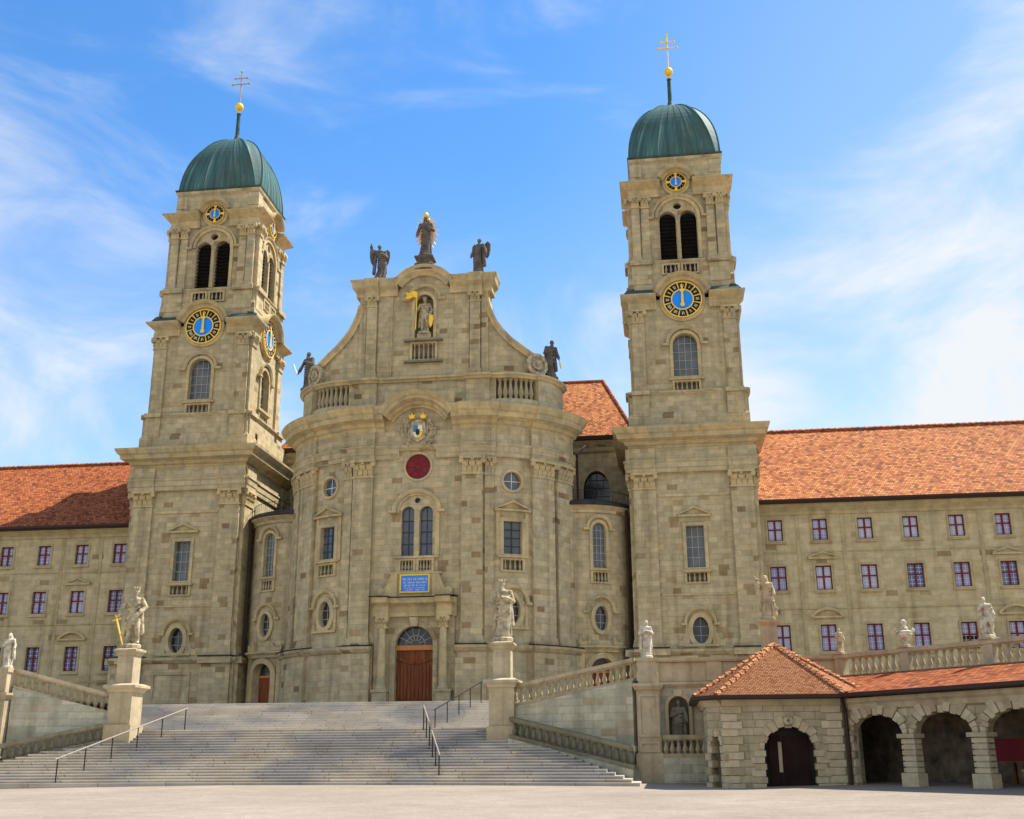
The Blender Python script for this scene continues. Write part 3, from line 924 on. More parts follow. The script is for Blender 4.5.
for sg in (-1, 1):
    b.prism(F, [(0.02+sg*0.97, 6.55), (0.02+sg*1.55, 6.55), (0.02+sg*1.5, 6.85), (0.02+sg*1.2, 7.0), (0.02+sg*0.97, 7.5)], 0, 0.09)
b.build('surround', M['trim'], w)
# corner pilasters
for kind, F, h in faces(HW1, 0, D1):
    if kind == 'back': continue
    pw = 1.5
    for sg in (-1, 1):
        a, c = sorted((sg*(h-0.06), sg*(h-0.06-pw)))
        pilaster(T, F, a, c, 6.5, 17.1, 18.2, 0.24)
    b = MB()
    b.slab(F, -h+1.7, h-1.7, 16.55, 16.72, 0, 0.07)
    b.build('string_course', M['trim'], T)
    b = MB()
    b.slab(F, -h+1.7, h-1.7, 9.85, 9.98, 0, 0.05)
    b.build('string_course', M['trim'], T)
# sockel
b = MB()
P = rect_path(HW1, 0, D1)
b.sweep(P, [(-0.02, TZ-0.3), (0.50, TZ-0.3), (0.50, TZ+0.5), (0.38, TZ+0.6), (0.34, 5.95), (0.46, 6.02), (0.60, 6.2), (0.62, 6.32), (-0.02, 6.44)], True)
for kind, F, h in faces(HW1, 0, D1):
    for sg in (-1, 1):
        a, c = sorted((sg*(h+0.18), sg*(h-1.95)))
        if kind != 'back':
            b.slab(F, a, c, TZ-0.3, 5.93, 0.3, 0.6)
            b.slab(F, a-0.1, c+0.1, 5.94, 6.37, 0.3, 0.86)
F = FR(0)
b.ring(F, [(-1.2, 3.5), (1.2, 3.5), (1.2, 5.2), (-1.2, 5.2)], [(-1.4, 3.3), (1.4, 3.3), (1.4, 5.4), (-1.4, 5.4)], 0.3, 0.44)
b.build('plinth', M['stone'], T)
b = MB()
for kind, F, h in faces(HW1, 0, D1):
    if kind == 'back': continue
    for sg in (-1, 1):
        a, c = sorted((sg*(h+0.28), sg*(h-2.05)))
        b.slab(F, a, c, 6.375, 6.47, 0.02, 0.94)
b.build('lead_flashing', M['lead'], T)
# entablature with breaks over the pilasters
b = MB()
b.sweep(P, [(-0.02, 18.2), (0.26, 18.2), (0.28, 18.5), (0.32, 18.52), (0.34, 18.85), (0.42, 18.98), (0.40, 19.08), (0.24, 19.1), (0.24, 19.9), (-0.02, 19.9)], True)
for kind, F, h in faces(HW1, 0, D1):
    if kind == 'back': continue
    for sg in (-1, 1):
        a, c = sorted((sg*(h+0.3), sg*(h-1.62)))
        b.mould(F, a, c, [(0.2, 18.2), (0.40, 18.21), (0.42, 18.5), (0.46, 18.52), (0.48, 18.85), (0.56, 18.98), (0.54, 19.075), (0.4, 19.1), (0.4, 19.89), (0.2, 19.89)])
b.build('frieze', M['stone'], T)
b = MB()
b.sweep(P, cornice_prof(19.88, 1.38, 1.26), True)
b.build('cornice', M['trim'], T)

# --- clock stage
Y1, Y2 = 0.5, 7.3
HW2 = 3.72
b = MB()
aw = ('arch', 0.0, 0.86, 25.28, 27.66, 0.84)
fc2 = faces(HW2, Y1, Y2)
for kind, F, h in fc2:
    b.wall(F, -h, h, 21.3, 31.2, [(aw, 0.4), apron(0, 0.84, 24.1, 24.85)] if kind != 'back' else [])
b.build('clock_stage_wall', M['stone'], T)
b = MB()
P2 = rect_path(HW2, Y1, Y2)
b.sweep(P2, [(-0.02, 21.3), (0.44, 21.3), (0.44, 22.3), (0.32, 22.5), (0.30, 23.86), (0.36, 23.9), (0.46, 24.05), (0.46, 24.14), (-0.02, 24.22)], True)
for kind, F, h in fc2:
    if kind == 'back': continue
    for sg in (-1, 1):
        a, c = sorted((sg*(h+0.12), sg*(h-1.05)))
        b.slab(F, a, c, 22.35, 23.87, 0.2, 0.44)
        b.slab(F, a-0.06, c+0.06, 23.88, 24.19, 0.2, 0.6)
b.build('stage_base', M['stone'], T)
for kind, F, h in fc2:
    if kind == 'back': continue
    w = window(T, F, aw, 0.4, 0.22, 0.12, 'glass_grey' if kind == 'front' else 'glass_dark', (4, 5), 'lead_bar', 0.045)
    hood(w, F, 0, 27.75, 1.32, 0.32, 0.22, 0.3, 0.98)
    win_balusters(w, F, 0, 0.84, 24.1, 24.85, 5)
    b = MB(); b.slab(F, -1.25, 1.25, 25.0, 25.12, 0, 0.24); b.build('sill', M['trim'], w)
    for sg in (-1, 1):
        a, c = sorted((sg*(h-0.02), sg*(h-0.92)))
        o = MB(); o.slab(F, a, c, 24.2, 29.45, -0.01, 0.18)
        o = o.build('pilaster', M['stone'], T)
        capital(o, F, a, c, 29.45, 30.4, 0.18)
    clock(T, Shift(F, 0.14), 0, 31.04, 1.36)
    bb = MB()
    bb.arch(F, 0, 30.98, 2.08, rad(16), rad(164), [(0, -0.5), (0.3, -0.5), (0.42, -0.34), (0.62, -0.24), (0.72, -0.08), (0.75, 0), (0, 0.04)], n=22)
    bb.prism(F, [(1.62*cos(2*pi*i/32), 31.04+1.62*sin(2*pi*i/32)) for i in range(32)], 0, 0.13)
    bb.build('clock_arch', M['trim'], T)
b = MB()
for kind, F, h in fc2:
    pr_ = [(-0.02, 30.4), (0.2, 30.4), (0.24, 30.68), (0.2, 30.74), (0.2, 30.9), (0.35, 31.0), (0.42, 31.2), (0.82, 31.3), (0.86, 31.55), (1.02, 31.8), (1.02, 31.86), (-0.02, 32.0)]
    if kind == 'back': continue
# cornice interrupted by the clock arch on each face: two angle pieces per corner
prof2 = [(-0.02, 30.4), (0.18, 30.4), (0.22, 30.62), (0.18, 30.67), (0.18, 30.92), (0.28, 31.0), (0.42, 31.12), (0.58, 31.25), (0.7, 31.38), (0.72, 31.48), (-0.02, 31.7)]
cg = 1.88
ym2 = (Y1+Y2)/2
b.sweep([(cg, Y1), (HW2, Y1), (HW2, ym2-cg)], prof2)
b.sweep([(HW2, ym2+cg), (HW2, Y2), (-HW2, Y2), (-HW2, ym2+cg)], prof2)
b.sweep([(-HW2, ym2-cg), (-HW2, Y1), (-cg, Y1)], prof2)
b.build('cornice', M['trim'], T)
# weathered copper skirt above the clock cornice
for kind, F, h in fc2:
    if kind == 'back': continue
    for sg in (-1, 1):
        b = MB()
        a, c = sorted((sg*2.1, sg*(h+0.3)))
        b.mould(F, a, c, [(0.0, 31.5), (0.6, 31.5), (0.42, 31.72), (0.1, 32.0), (-0.3, 32.05)])
        b.build('copper_flashing', M['copper_dark'], T)

# --- belfry
Y3, Y4 = 1.0, 6.8
HW3 = 3.42
fc3 = faces(HW3, Y3, Y4)
ba = [('arch', sg*0.76, 0.60, 34.55, 37.85, 0.62) for sg in (-1, 1)]
boc = ('oval', 0, 38.86, 0.3, 0.27)
b = MB()
for kind, F, h in fc3:
    b.wall(F, -h, h, 31.9, 40.9, [(ba[0], 0.55), (ba[1], 0.55), (boc, 0.4)] if kind != 'back' else [])
b.build('belfry_wall', M['stone'], T)
P3 = rect_path(HW3, Y3, Y4)
b = MB()
b.sweep(P3, [(-0.02, 31.9), (0.42, 31.9), (0.36, 33.0), (0.26, 33.2), (0.26, 33.95), (0.34, 34.1), (0.46, 34.25), (0.46, 34.33), (-0.02, 34.42)], True)
for kind, F, h in fc3:
    if kind == 'back': continue
    for sg in (-1, 1):
        a, c = sorted((sg*(h+0.12), sg*(h-1.35)))
        b.slab(F, a, c, 32.5, 34.0, 0.2, 0.42)
        b.slab(F, a-0.08, c+0.08, 34.01, 34.38, 0.2, 0.62)
b.build('belfry_base', M['stone'], T)
for kind, F, h in fc3:
    if kind == 'back': continue
    o = MB()
    o.ring(F, contour(('arch', 0, 1.42, 34.5, 37.95, 1.42)), contour(('arch', 0, 1.66, 34.5, 37.95, 1.66)), 0, 0.14, closed=False)
    o.slab(F, -0.13, 0.13, 34.5, 37.7, -0.05, 0.1)
    w = o.build('bell_opening', M['trim'], T)
    g = MB()
    for s_ in ba:
        g.face(*[g.V(F, u, z, -0.53) for u, z in contour(s_, 0.01)])
    g.face(*[g.V(F, u, z, -0.38) for u, z in contour(boc, 0.01)])
    g.build('dark_void', M['dark_inside'], w)
    g = MB()
    for s_ in ba:
        cc = contour(s_)
        z = 34.75
        while z < 38.3:
            ua, ub = span(cc, None, z)
            g.mould(F, ua+0.01, ub-0.01, [(-0.5, z+0.16), (-0.46, z+0.18), (-0.2, z+0.0), (-0.24, z-0.03)])
            z += 0.3
    g.build('louvers', M['louver'], w)
    hood(w, F, 0, 38.0, 1.92, 0.3, 0.2, 0.26, 0.93)
    win_balusters(w, Shift(F, 0.28), -0.7, 0.5, 33.3, 33.95, 3, 'trim', False); win_balusters(w, Shift(F, 0.28), 0.7, 0.5, 33.3, 33.95, 3, 'trim', False)
    for sg in (-1, 1):
        for ua, ub, dd in ((h-0.62, h-0.02, 0.30), (h-1.32, h-0.72, 0.16)):
            a, c = sorted((sg*ua, sg*ub))
            o = MB(); o.slab(F, a, c, 34.4, 38.8, -0.01, dd); o.slab(F, a-0.05, c+0.05, 34.4, 34.7, -0.01, dd+0.06)
            o = o.build('pilaster', M['stone'], T)
            capital(o, F, a, c, 38.8, 39.65, dd)
    clock(T, Shift(F, 0.16), 0, 40.74, 0.74, True)
    o = MB()
    o.arch(F, 0, 40.55, 1.42, rad(20), rad(160), [(0, -0.42), (0.3, -0.42), (0.42, -0.3), (0.68, -0.2), (0.78, -0.06), (0.8, 0), (0, 0.04)], n=16)
    o.prism(F, [(1.02*cos(2*pi*i/28), 40.74+1.02*sin(2*pi*i/28)) for i in range(28)], 0, 0.14)
    o.build('clock_arch', M['trim'], T)
prof3 = [(-0.02, 39.65), (0.18, 39.65), (0.22, 39.84), (0.18, 39.88), (0.18, 40.26), (0.28, 40.34), (0.42, 40.46), (0.6, 40.58), (0.74, 40.7), (0.78, 40.8), (-0.02, 41.0)]
b = MB()
cg = 1.2; ym3 = (Y3+Y4)/2
b.sweep([(cg, Y3), (HW3, Y3), (HW3, ym3-cg)], prof3)
b.sweep([(HW3, ym3+cg), (HW3, Y4), (-HW3, Y4), (-HW3, ym3+cg)], prof3)
b.sweep([(-HW3, ym3-cg), (-HW3, Y3), (-cg, Y3)], prof3)
b.build('cornice', M['trim'], T)
b = MB()
b.sweep(rect_path(HW3-0.14, Y3+0.14, Y4-0.14), [(-0.5, 40.7), (0.12, 40.7), (0.10, 41.45), (0.02, 41.55), (0.02, 42.6), (0.16, 42.76), (0.22, 42.96), (-0.5, 43.0)], True)
for kind, F, h in fc3:
    for sg in (-1, 1):
        a, c = sorted((sg*(h-0.06), sg*(h-0.9)))
        if kind != 'back': b.slab(F, a, c, 41.5, 42.58, -0.2, -0.02)
b.build('attic', M['stone'], T)
# --- copper dome, square plan with softened corners
b = MB()
cy = (Y3+Y4)/2
def dome_ring(z):
    t = (z-43.0)/5.95
    k = max(0.0, 1 - t**2.35)**0.5
    if t > 0.97: k = max(k, 0.06)
    ax, ay = (HW3+0.0)*k, ((Y4-Y3)/2+0.0)*k
    ch = 0.10 + 0.30*t
    pts = []
    L = 0
    cx_, cy_ = ax*(1-ch), ay*(1-ch)
    corners = [(cx_, -ay), (ax, -cy_), (ax, cy_), (cx_, ay), (-cx_, ay), (-ax, cy_), (-ax, -cy_), (-cx_, -ay)]
    out = []
    for i in range(8):
        p, q = corners[i], corners[(i+1) % 8]
        n = 1 if i % 2 == 0 else 7
        for j in range(n):
            x, y = p[0] + (q[0]-p[0])*j/n, p[1] + (q[1]-p[1])*j/n
            out.append((x, y))
    return out
zs = [42.98, 43.1] + [43.0 + 5.95*(1-cos(pi/2*i/16))**0.0*sin(pi/2*i/16) for i in range(1, 16)] + [48.88]
zs = sorted(set(round(z, 3) for z in zs))
rings = []
for z in zs:
    dr = dome_ring(max(z, 43.0))
    rings.append([b.P((x, y+cy, z), (k*0.62, z*1.0)) for k, (x, y) in enumerate(dr)])
for p, q in zip(rings[:-1], rings[1:]):
    for k in range(len(p)): b.face(p[k], p[(k+1) % len(p)], q[(k+1) % len(p)], q[k])
b.face(*rings[-1])
dome = b.build('dome', M['copper'], T, smooth=False)
b = MB()                                # standing seams
nper = len(rings[0])
for k in range(nper):
    for p, q in zip(zs[:-1], zs[1:]):
        a_, c_ = dome_ring(max(p, 43.0))[k], dome_ring(max(q, 43.0))[k]
        hip = (k % 8 in (0, 1))
        b.tube((a_[0], a_[1]+cy, p), (c_[0], c_[1]+cy, q), 0.075 if hip else 0.03, 4)
b.build('seams', M['copper'], dome)
b = MB()
b.sweep([(-HW3+0.06, Y3+0.06), (HW3-0.06, Y3+0.06), (HW3-0.06, Y4-0.06), (-HW3+0.06, Y4-0.06)], [(-0.4, 42.98), (0.16, 42.99), (0.2, 43.12), (-0.4, 43.2)], True)
b.build('dome_gutter', M['copper_dark'], dome)
b = MB()
b.lathe([(0.55, 48.7), (0.5, 48.95), (0.26, 49.2), (0.17, 49.6), (0.15, 51.5), (0.2, 51.62), (0.1, 51.72)], (0, cy, 0), 12)
sp = b.build('spire', M['copper_dark'], T)
b = MB()
b.lathe([(r_, z_+0.36) for r_, z_ in [(0.02, 51.6), (0.18, 51.64), (0.31, 51.79), (0.36, 51.96), (0.31, 52.13), (0.18, 52.28), (0.02, 52.32)]], (0, cy, 0), 16)
b.lathe([(0.1, 51.7), (0.1, 52.0)], (0, cy, 0), 8)
b.build('ball', M['gold'], sp, smooth=True)
b = MB()
b.tube((0, cy, 52.6), (0, cy, 55.75), 0.055, 6)
for z, h in ((54.56, 0.74), (55.14, 0.52)):
    b.tube((-h, cy, z), (h, cy, z), 0.05, 6)
    for sg in (-1, 1): b.lathe([(0.02, -0.1), (0.11, -0.04), (0.11, 0.04), (0.02, 0.1)], (sg*h, cy, z), 6)
b.lathe([(0.02, -0.12), (0.12, 0), (0.02, 0.14)], (0, cy, 55.78), 6)
b.build('cross', M['gold'], sp)

M['old_bronze'] = flat_mat('tarnished_gilding', (0.36, 0.31, 0.22), 0.5, 0.2)
T2 = copy_tree(T)
for o_ in T.children_recursive:
    if o_.name.split('.')[0] == 'cross':
        o_.data = o_.data.copy(); o_.data.materials[0] = M['old_bronze']
T.location.x = -18.0
T2.location.x = 18.0
T2['label'] = 'sandstone bell tower next to the long orange roof, seen almost square from the front'
# ================================================================ church
CH = thing('abbey_church', 'baroque sandstone church front bulging out between the two bell towers', 'church', (0, -4.8, TZ))
CX, CYB, RB = 3.0, 2.3, 7.1
FB = Bow(CX, CYB, RB)
UE = 11.9
# openings
twin = [('arch', sg*0.60 + (0.01 if sg > 0 else 0), 0.43, 12.19, 15.0, 0.45) for sg in (-1, 1)]
oc0 = ('oval', 0.0, 15.82, 0.19, 0.19)
disc = ('oval', 0.0, 18.1, 0.84, 0.86)
sw_ = {sg: ('rect', sg*6.28-0.62, sg*6.28+0.62, 12.22, 14.36) for sg in (-1, 1)}
soc = {sg: ('oval', sg*6.28, 17.06, 0.6, 0.62) for sg in (-1, 1)}
sov = {sg: ('oval', sg*6.25, 8.62, 0.5, 0.84) for sg in (-1, 1)}
door = ('arch', 0.02, 1.21, TZ-0.1, 6.48, 1.2)
b = MB()
holes = [apron(-0.6, 0.42, 11.2, 11.86), apron(0.6, 0.42, 11.2, 11.86), (twin[0], 0.35), (twin[1], 0.35), (oc0, 0.3), (disc, 0.16), (door, 0.9)]
for sg in (-1, 1): holes += [apron(sg*6.28, 0.66, 11.18, 11.84), (sw_[sg], 0.24), (soc[sg], 0.24), (sov[sg], 0.3)]
b.wall(FB, -UE, UE, TZ-0.1, 22.3, holes)
b.build('front_wall', M['stone'], CH)
# central twin window
o = MB()
o.ring(FB, contour(('arch', 0, 1.2, 12.12, 15.0, 1.16)), contour(('arch', 0, 1.5, 12.12, 15.0, 1.34)), 0, 0.12, closed=False)
o.slab(FB, -0.17, 0.17, 12.12, 15.1, 0, 0.12)
w = o.build('window', M['trim'], CH)
for s_ in twin:
    g = MB(); g.face(*[g.V(FB, u, z, -0.33) for u, z in contour(s_, 0.01)]); g.build('pane', M['glass_blue'], w)
    k = MB(); cc = contour(s_)
    k.slab(FB, s_[1]-0.025, s_[1]+0.025, 12.19, 15.43, -0.32, -0.28)
    for z in (12.98, 13.76, 14.5):
        ua, ub = span(cc, None, z); k.slab(FB, ua, ub, z-0.025, z+0.025, -0.32, -0.285)
    k.build('glazing_bars', M['dark_bar'], w)
g = MB(); g.face(*[g.V(FB, u, z, -0.28) for u, z in contour(oc0, 0.01)]); g.build('roundel_pane', M['glass_dark'], w)
hood(w, FB, 0, 15.15, 1.62, 0.25, 0.26, 0.34, 0.85)
win_balusters(w, FB, -0.6, 0.42, 11.2, 11.86, 4); win_balusters(w, FB, 0.6, 0.42, 11.2, 11.86, 4)
b = MB(); b.slab(FB, -1.7, 1.7, 10.96, 11.08, 0, 0.3); b.build('ledge', M['trim'], w)
b = MB(); b.slab(FB, -1.5, 1.5, 12.0, 12.12, 0, 0.22)
b.build('sill', M['trim'], w)
# red painted disc
b = MB(); b.ring(FB, contour(disc), contour(disc, 0.14), 0, 0.08); d_ = b.build('roundel_frame', M['trim'], CH)
b = MB(); b.prism(FB, contour(disc, 0.01), -0.16, -0.10); dd = b.build('red_disc', M['red_disc'], d_)
b = MB()
for i in range(8):
    t = pi*i/4
    b.prism(FB, [(0.1*cos(t)-0.012*sin(t), 18.1+0.1*sin(t)+0.012*cos(t)), (0.8*cos(t)-0.012*sin(t), 18.1+0.8*sin(t)+0.012*cos(t)), (0.8*cos(t)+0.012*sin(t), 18.1+0.8*sin(t)-0.012*cos(t)), (0.1*cos(t)+0.012*sin(t), 18.1+0.1*sin(t)-0.012*cos(t))], -0.1, -0.075)
b.ring(FB, contour(('oval', 0, 18.1, 0.24, 0.24)), contour(('oval', 0, 18.1, 0.28, 0.28)), -0.1, -0.07)
b.build('spokes', M['red_sash'], d_)
# side windows
for sg in (-1, 1):
    uc = sg*6.28
    w = window(CH, FB, sw_[sg], 0.24, 0.24, 0.12, 'glass_blue' if sg < 0 else 'glass_grey', (3, 4) if sg < 0 else (2, 4), 'dark_bar', 0.045)
    pediment(w, FB, uc, 15.0, 1.22, 0.72)
    win_balusters(w, FB, uc, 0.66, 11.18, 11.84, 4)
    b = MB(); b.slab(FB, uc-1.0, uc+1.0, 11.98, 12.1, 0, 0.24)
    for e in (-1, 1): b.slab(FB, uc+e*0.98-0.12, uc+e*0.98+0.12, 12.1, 15.0, 0, 0.08)
    b.build('surround', M['trim'], w)
    window(CH, FB, soc[sg], 0.24, 0.17, 0.1, 'glass_blue' if sg < 0 else 'glass_grey', (2, 2), 'white_bar', 0.045)
    w = window(CH, FB, sov[sg], 0.3, 0.3, 0.14, 'glass_dark', (2, 3), 'lead_bar', 0.04)
    hood(w, FB, uc, 9.15, 1.05, 0.2, 0.18, 0.26)
    b = MB()
    for e in (-1, 1): b.slab(FB, uc+e*0.9-0.1, uc+e*0.9+0.1, 7.5, 9.08, 0, 0.1)
    b.slab(FB, uc-1.0, uc+1.0, 7.45, 7.58, 0, 0.18)
    b.build('surround', M['trim'], w)
# pilasters
for sg in (-1, 1):
    for a, c, d in ((2.98, 4.30, 0.30), (7.62, 9.36, 0.30), (9.62, 11.3, 0.34)):
        a, c = sorted((sg*a, sg*c))
        pilaster(CH, FB, a, c, 6.5, 17.45, 18.62, d)
    a, c = sorted((sg*4.44, sg*5.02))
    pilaster(CH, FB, a, c, 6.5, 17.45, 18.62, 0.12)
# entablature
b = MB()
fz = [(-0.02, 18.62), (0.2, 18.62), (0.22, 18.9), (0.27, 18.92), (0.3, 19.28), (0.4, 19.42), (0.38, 19.5), (0.16, 19.52), (0.16, 20.5), (-0.02, 20.5)]
b.mould(FB, -UE, -1.25, fz); b.mould(FB, 1.25, UE, fz)
b.mould(FB, -1.25, 1.25, [(-0.02, 19.16), (0.16, 19.16), (0.3, 19.28), (0.4, 19.42), (0.38, 19.5), (0.16, 19.52), (0.16, 20.5), (-0.02, 20.5)])
for sg in (-1, 1):
    for a, c in ((2.9, 5.1), (7.54, 11.38)):
        a, c = sorted((sg*a, sg*c))
        b.mould(FB, a, c, [(pd+0.2, pz+0.004*(1 if i < 6 else -1)) for i, (pd, pz) in enumerate(fz)])
b.build('frieze', M['stone'], CH)
b = MB()
cp = cornice_prof(20.5, 1.52, 1.3)
for sg in (-1, 1):
    a, c = sorted((sg*2.3, sg*UE)); b.mould(FB, a, c, cp)
    for a, c in ((2.85, 5.16), (7.5, 11.42)):
        a, c = sorted((sg*a, sg*c)); b.mould(FB, a, c, [(pd+0.16 if pd > 0 else pd+0.05, pz-0.003) for pd, pz in cp])
split_lr(b.build('cornice', M['trim'], CH))
b = MB()
b.arch(FB, 0, 20.12, 2.95, rad(31), rad(149), [(0, -0.92), (0.16, -0.92), (0.2, -0.8), (0.4, -0.72), (0.5, -0.58), (0.94, -0.48), (1.0, -0.31), (1.12, -0.24), (1.27, -0.05), (1.3, 0.0), (-0.3, 0.12)], n=26)
b.wall(FB, -2.4, 2.4, 22.3, 23.3, (), 0.02)
b.build('cornice_arch', M['trim'], CH)
# coat of arms
b = MB()
FS = FB
for i in range(26):
    t = pi*i/25
FS0 = FS
class Scaled:
    step = 1e9
    def p(s_, u, z, d=0.0): return FS0.p(u*0.76, 20.35+(z-20.35)*0.80, d)
FS = Scaled()
b.prism(FS, [(-0.62, 19.9), (0, 19.55), (0.62, 19.9), (0.72, 20.5), (0.6, 21.25), (0.25, 21.45), (-0.25, 21.45), (-0.6, 21.25), (-0.72, 20.5)], 0.14, 0.34)
for sg in (-1, 1):
    for k_ in range(9):                 # carved foliage and supporters
        uu = sg*(0.75 + 0.11*k_ % 0.8 + 0.12*random.random()); zz = 19.2 + 0.22*k_
        rr = 0.16 + 0.10*random.random()
        b.arch(FS, uu, zz, rr*0.5, 0, 2*pi, [(0.14, -rr*0.4), (0.34+0.1*random.random(), -rr*0.3), (0.30, rr*0.4), (0.14, rr*0.5)], n=8)
    b.arch(FS, sg*0.95, 20.5, 0.3, 0, 2*pi, [(0.1, -0.25), (0.3, -0.2), (0.2, 0.1), (0.1, 0.1)], n=10, sz=2.4)
    b.arch(FS, sg*1.0, 21.35, 0.1, 0, 2*pi, [(0.1, -0.09), (0.4, -0.06), (0.34, 0.08), (0.1, 0.1)], n=10)
b.arch(FS, 0, 19.2, 0.12, 0, 2*pi, [(0.1, -0.1), (0.3, -0.1), (0.26, 0.1), (0.1, 0.1)], n=10)
ca = b.build('coat_of_arms', M['statue'], CH)
for nm, mt, pts in (('blue_quarter', 'shield_blue', [(-0.42, 20.42), (-0.02, 20.42), (-0.02, 20.95), (-0.38, 20.95)]), ('white_quarter', 'ivory', [(0.02, 20.42), (0.42, 20.42), (0.38, 20.95), (0.02, 20.95)]), ('yellow_quarter', 'gold_paint', [(0.02, 20.38), (0.02, 19.85), (0.3, 20.0), (0.42, 20.38)]), ('pale_quarter', 'ivory', [(-0.02, 20.38), (-0.42, 20.38), (-0.3, 20.0), (-0.02, 19.85)]), ('black_centre', 'shield_dark', [(-0.16, 20.2), (0, 20.1), (0.16, 20.2), (0.16, 20.6), (-0.16, 20.6)])):
    b = MB(); b.prism(FS, pts, 0.33, 0.38 if 'centre' not in nm else 0.42); b.build(nm, M[mt], ca)
for sg in (-1, 1):
    b = MB()
    b.prism(FS, [(sg*0.5-0.2, 21.5), (sg*0.5+0.2, 21.5), (sg*0.5+0.28, 21.85), (sg*0.5+0.1, 21.75), (sg*0.5, 22.0), (sg*0.5-0.1, 21.75), (sg*0.5-0.28, 21.85)], 0.3, 0.55)
    b.build('gold_crest', M['gold'], ca)
# base storey
b = MB()
sk = [(-0.02, TZ-0.2), (0.56, TZ-0.2), (0.56, TZ+0.42), (0.42, TZ+0.5), (0.40, 5.98), (0.52, 6.06), (0.68, 6.26), (0.70, 6.4), (-0.02, 6.52)]
for sg in (-1, 1):
    a, c = sorted((sg*2.62, sg*UE)); b.mould(FB, a, c, sk)
    for a, c in ((2.72, 4.5), (7.4, 11.5)):
        a, c = sorted((sg*a, sg*c)); b.mould(FB, a, c, [(pd+0.24 if pd > 0 else 0.2, pz+0.006) for pd, pz in sk])
split_lr(b.build('plinth', M['stone'], CH))
b = MB()
for sg in (-1, 1):
    a, c = sorted((sg*2.7, sg*4.55)); b.mould(FB, a, c, [(0.05, 6.53), (0.98, 6.43), (1.0, 6.47), (0.05, 6.6)])
    a, c = sorted((sg*7.35, sg*11.5)); b.mould(FB, a, c, [(0.05, 6.53), (0.98, 6.43), (1.0, 6.47), (0.05, 6.6)])
split_lr(b.build('lead_flashing', M['lead'], CH))
# portal
b = MB()
b.wall(FB, -2.6, 2.6, TZ-0.1, 8.25, [(door, 0.21)], 0.20)
for sg in (-1, 1):
    a, c = sorted((sg*2.6, sg*2.59)); b.slab(FB, a, c, TZ-0.1, 8.25, 0, 0.20)
b.ring(FB, contour(door), contour(door, 0.3, 0), 0.20, 0.28)
for sg in (-1, 1):
    a, c = sorted((sg*1.55, sg*2.45)); b.slab(FB, a, c, TZ-0.1, 3.6, 0.2, 0.95); b.slab(FB, a-0.06, c+0.06, 3.6, 3.75, 0.2, 1.02)
b.prism(FB, [(-0.2, 7.62), (0.24, 7.62), (0.32, 8.2), (-0.28, 8.2)], 0.2, 0.5)
po = b.build('portal', M['stone'], CH)
for sg in (-1, 1):
    b = MB()
    c = FB.p(sg*1.95, 0, 0.68)
    b.lathe([(0.34, 3.75), (0.34, 3.85), (0.27, 3.95), (0.255, 4.1), (0.26, 5.5), (0.215, 7.5), (0.26, 7.55)], (c[0], c[1], 0), 16)
    o = b.build('column', M['trim'], po, smooth=False)
for sg in (-1, 1):
    a, c = sorted((sg*1.68, sg*2.22)); capital(po, FB, a, c, 7.55, 8.25, 0.75)
b = MB()
pe = [(0, 8.25), (0.45, 8.25), (0.47, 8.5), (0.42, 8.52), (0.42, 8.85), (0.55, 8.95), (0.85, 9.05), (0.9, 9.2), (1.0, 9.36), (0, 9.46)]
b.mould(FB, -2.72, 2.72, pe)
for sg in (-1, 1):
    a, c = sorted((sg*1.55, sg*2.5)); b.mould(FB, a, c, [(pd+0.5 if pd > 0 else pd, pz+0.005) for pd, pz in pe])
b.build('portal_entablature', M['trim'], po)
b = MB()
for sg in (-1, 1):
    b.mould(FB, *sorted((sg*1.5, sg*2.75)), [(0.02, 9.48), (1.52, 9.40), (1.53, 9.44), (0.02, 9.56)])
b.mould(FB, -1.5, 1.5, [(0.02, 9.49), (1.02, 9.40), (1.03, 9.44), (0.02, 9.56)])
b.build('portal_flashing', M['lead'], po)
b = MB()
for sg in (-1, 1):
    pts = [(sg*1.15, 10.95), (sg*1.15, 9.5), (sg*2.45, 9.5), (sg*2.4, 9.85), (sg*2.1, 9.95), (sg*1.85, 10.2), (sg*1.7, 10.6), (sg*1.55, 10.95)]
    b.prism(FB, pts, 0, 0.4)
    b.arch(FB, sg*2.2, 9.86, 0.12, 0, 2*pi, [(0.1, -0.1), (0.5, -0.1), (0.46, 0.12), (0.1, 0.12)], n=12)
b.slab(FB, -1.15, 1.15, 9.5, 10.95, 0, 0.24)
b.build('scroll_panel', M['trim'], po)
# plaque with lines of lettering
b = MB(); b.slab(FB, -0.95, 0.93, 9.78, 10.9, 0.24, 0.32); pl = b.build('plaque', M['plaque_blue'], CH)
b = MB(); b.ring(FB, [(-0.9, 9.83), (0.88, 9.83), (0.88, 10.85), (-0.9, 10.85)], [(-0.98, 9.75), (0.96, 9.75), (0.96, 10.93), (-0.98, 10.93)], 0.24, 0.36); b.build('plaque_frame', M['gold_paint'], pl)
b = MB()
rr = random.Random(3)
for row, (zz, hh, dens) in enumerate(((10.62, 0.15, 0.085), (10.40, 0.10, 0.065), (10.22, 0.10, 0.065), (10.06, 0.08, 0.06), (9.93, 0.07, 0.06))):
    u = -0.78 + 0.04*row
    while u < 0.76 - 0.04*row:
        if rr.random() > 0.14:
            b.slab(FB, u, u+0.014, zz-hh/2, zz+hh/2, 0.318, 0.33)
            if rr.random() > 0.4:
                e = rr.choice((zz+hh/2-0.014, zz-0.007, zz-hh/2)); b.slab(FB, u+0.0141, u+dens*0.62, e, e+0.014, 0.318, 0.329)
            if rr.random() > 0.5: b.slab(FB, u+dens*0.62, u+dens*0.62+0.014, zz-hh/2, zz+hh/2, 0.318, 0.33)
        u += dens
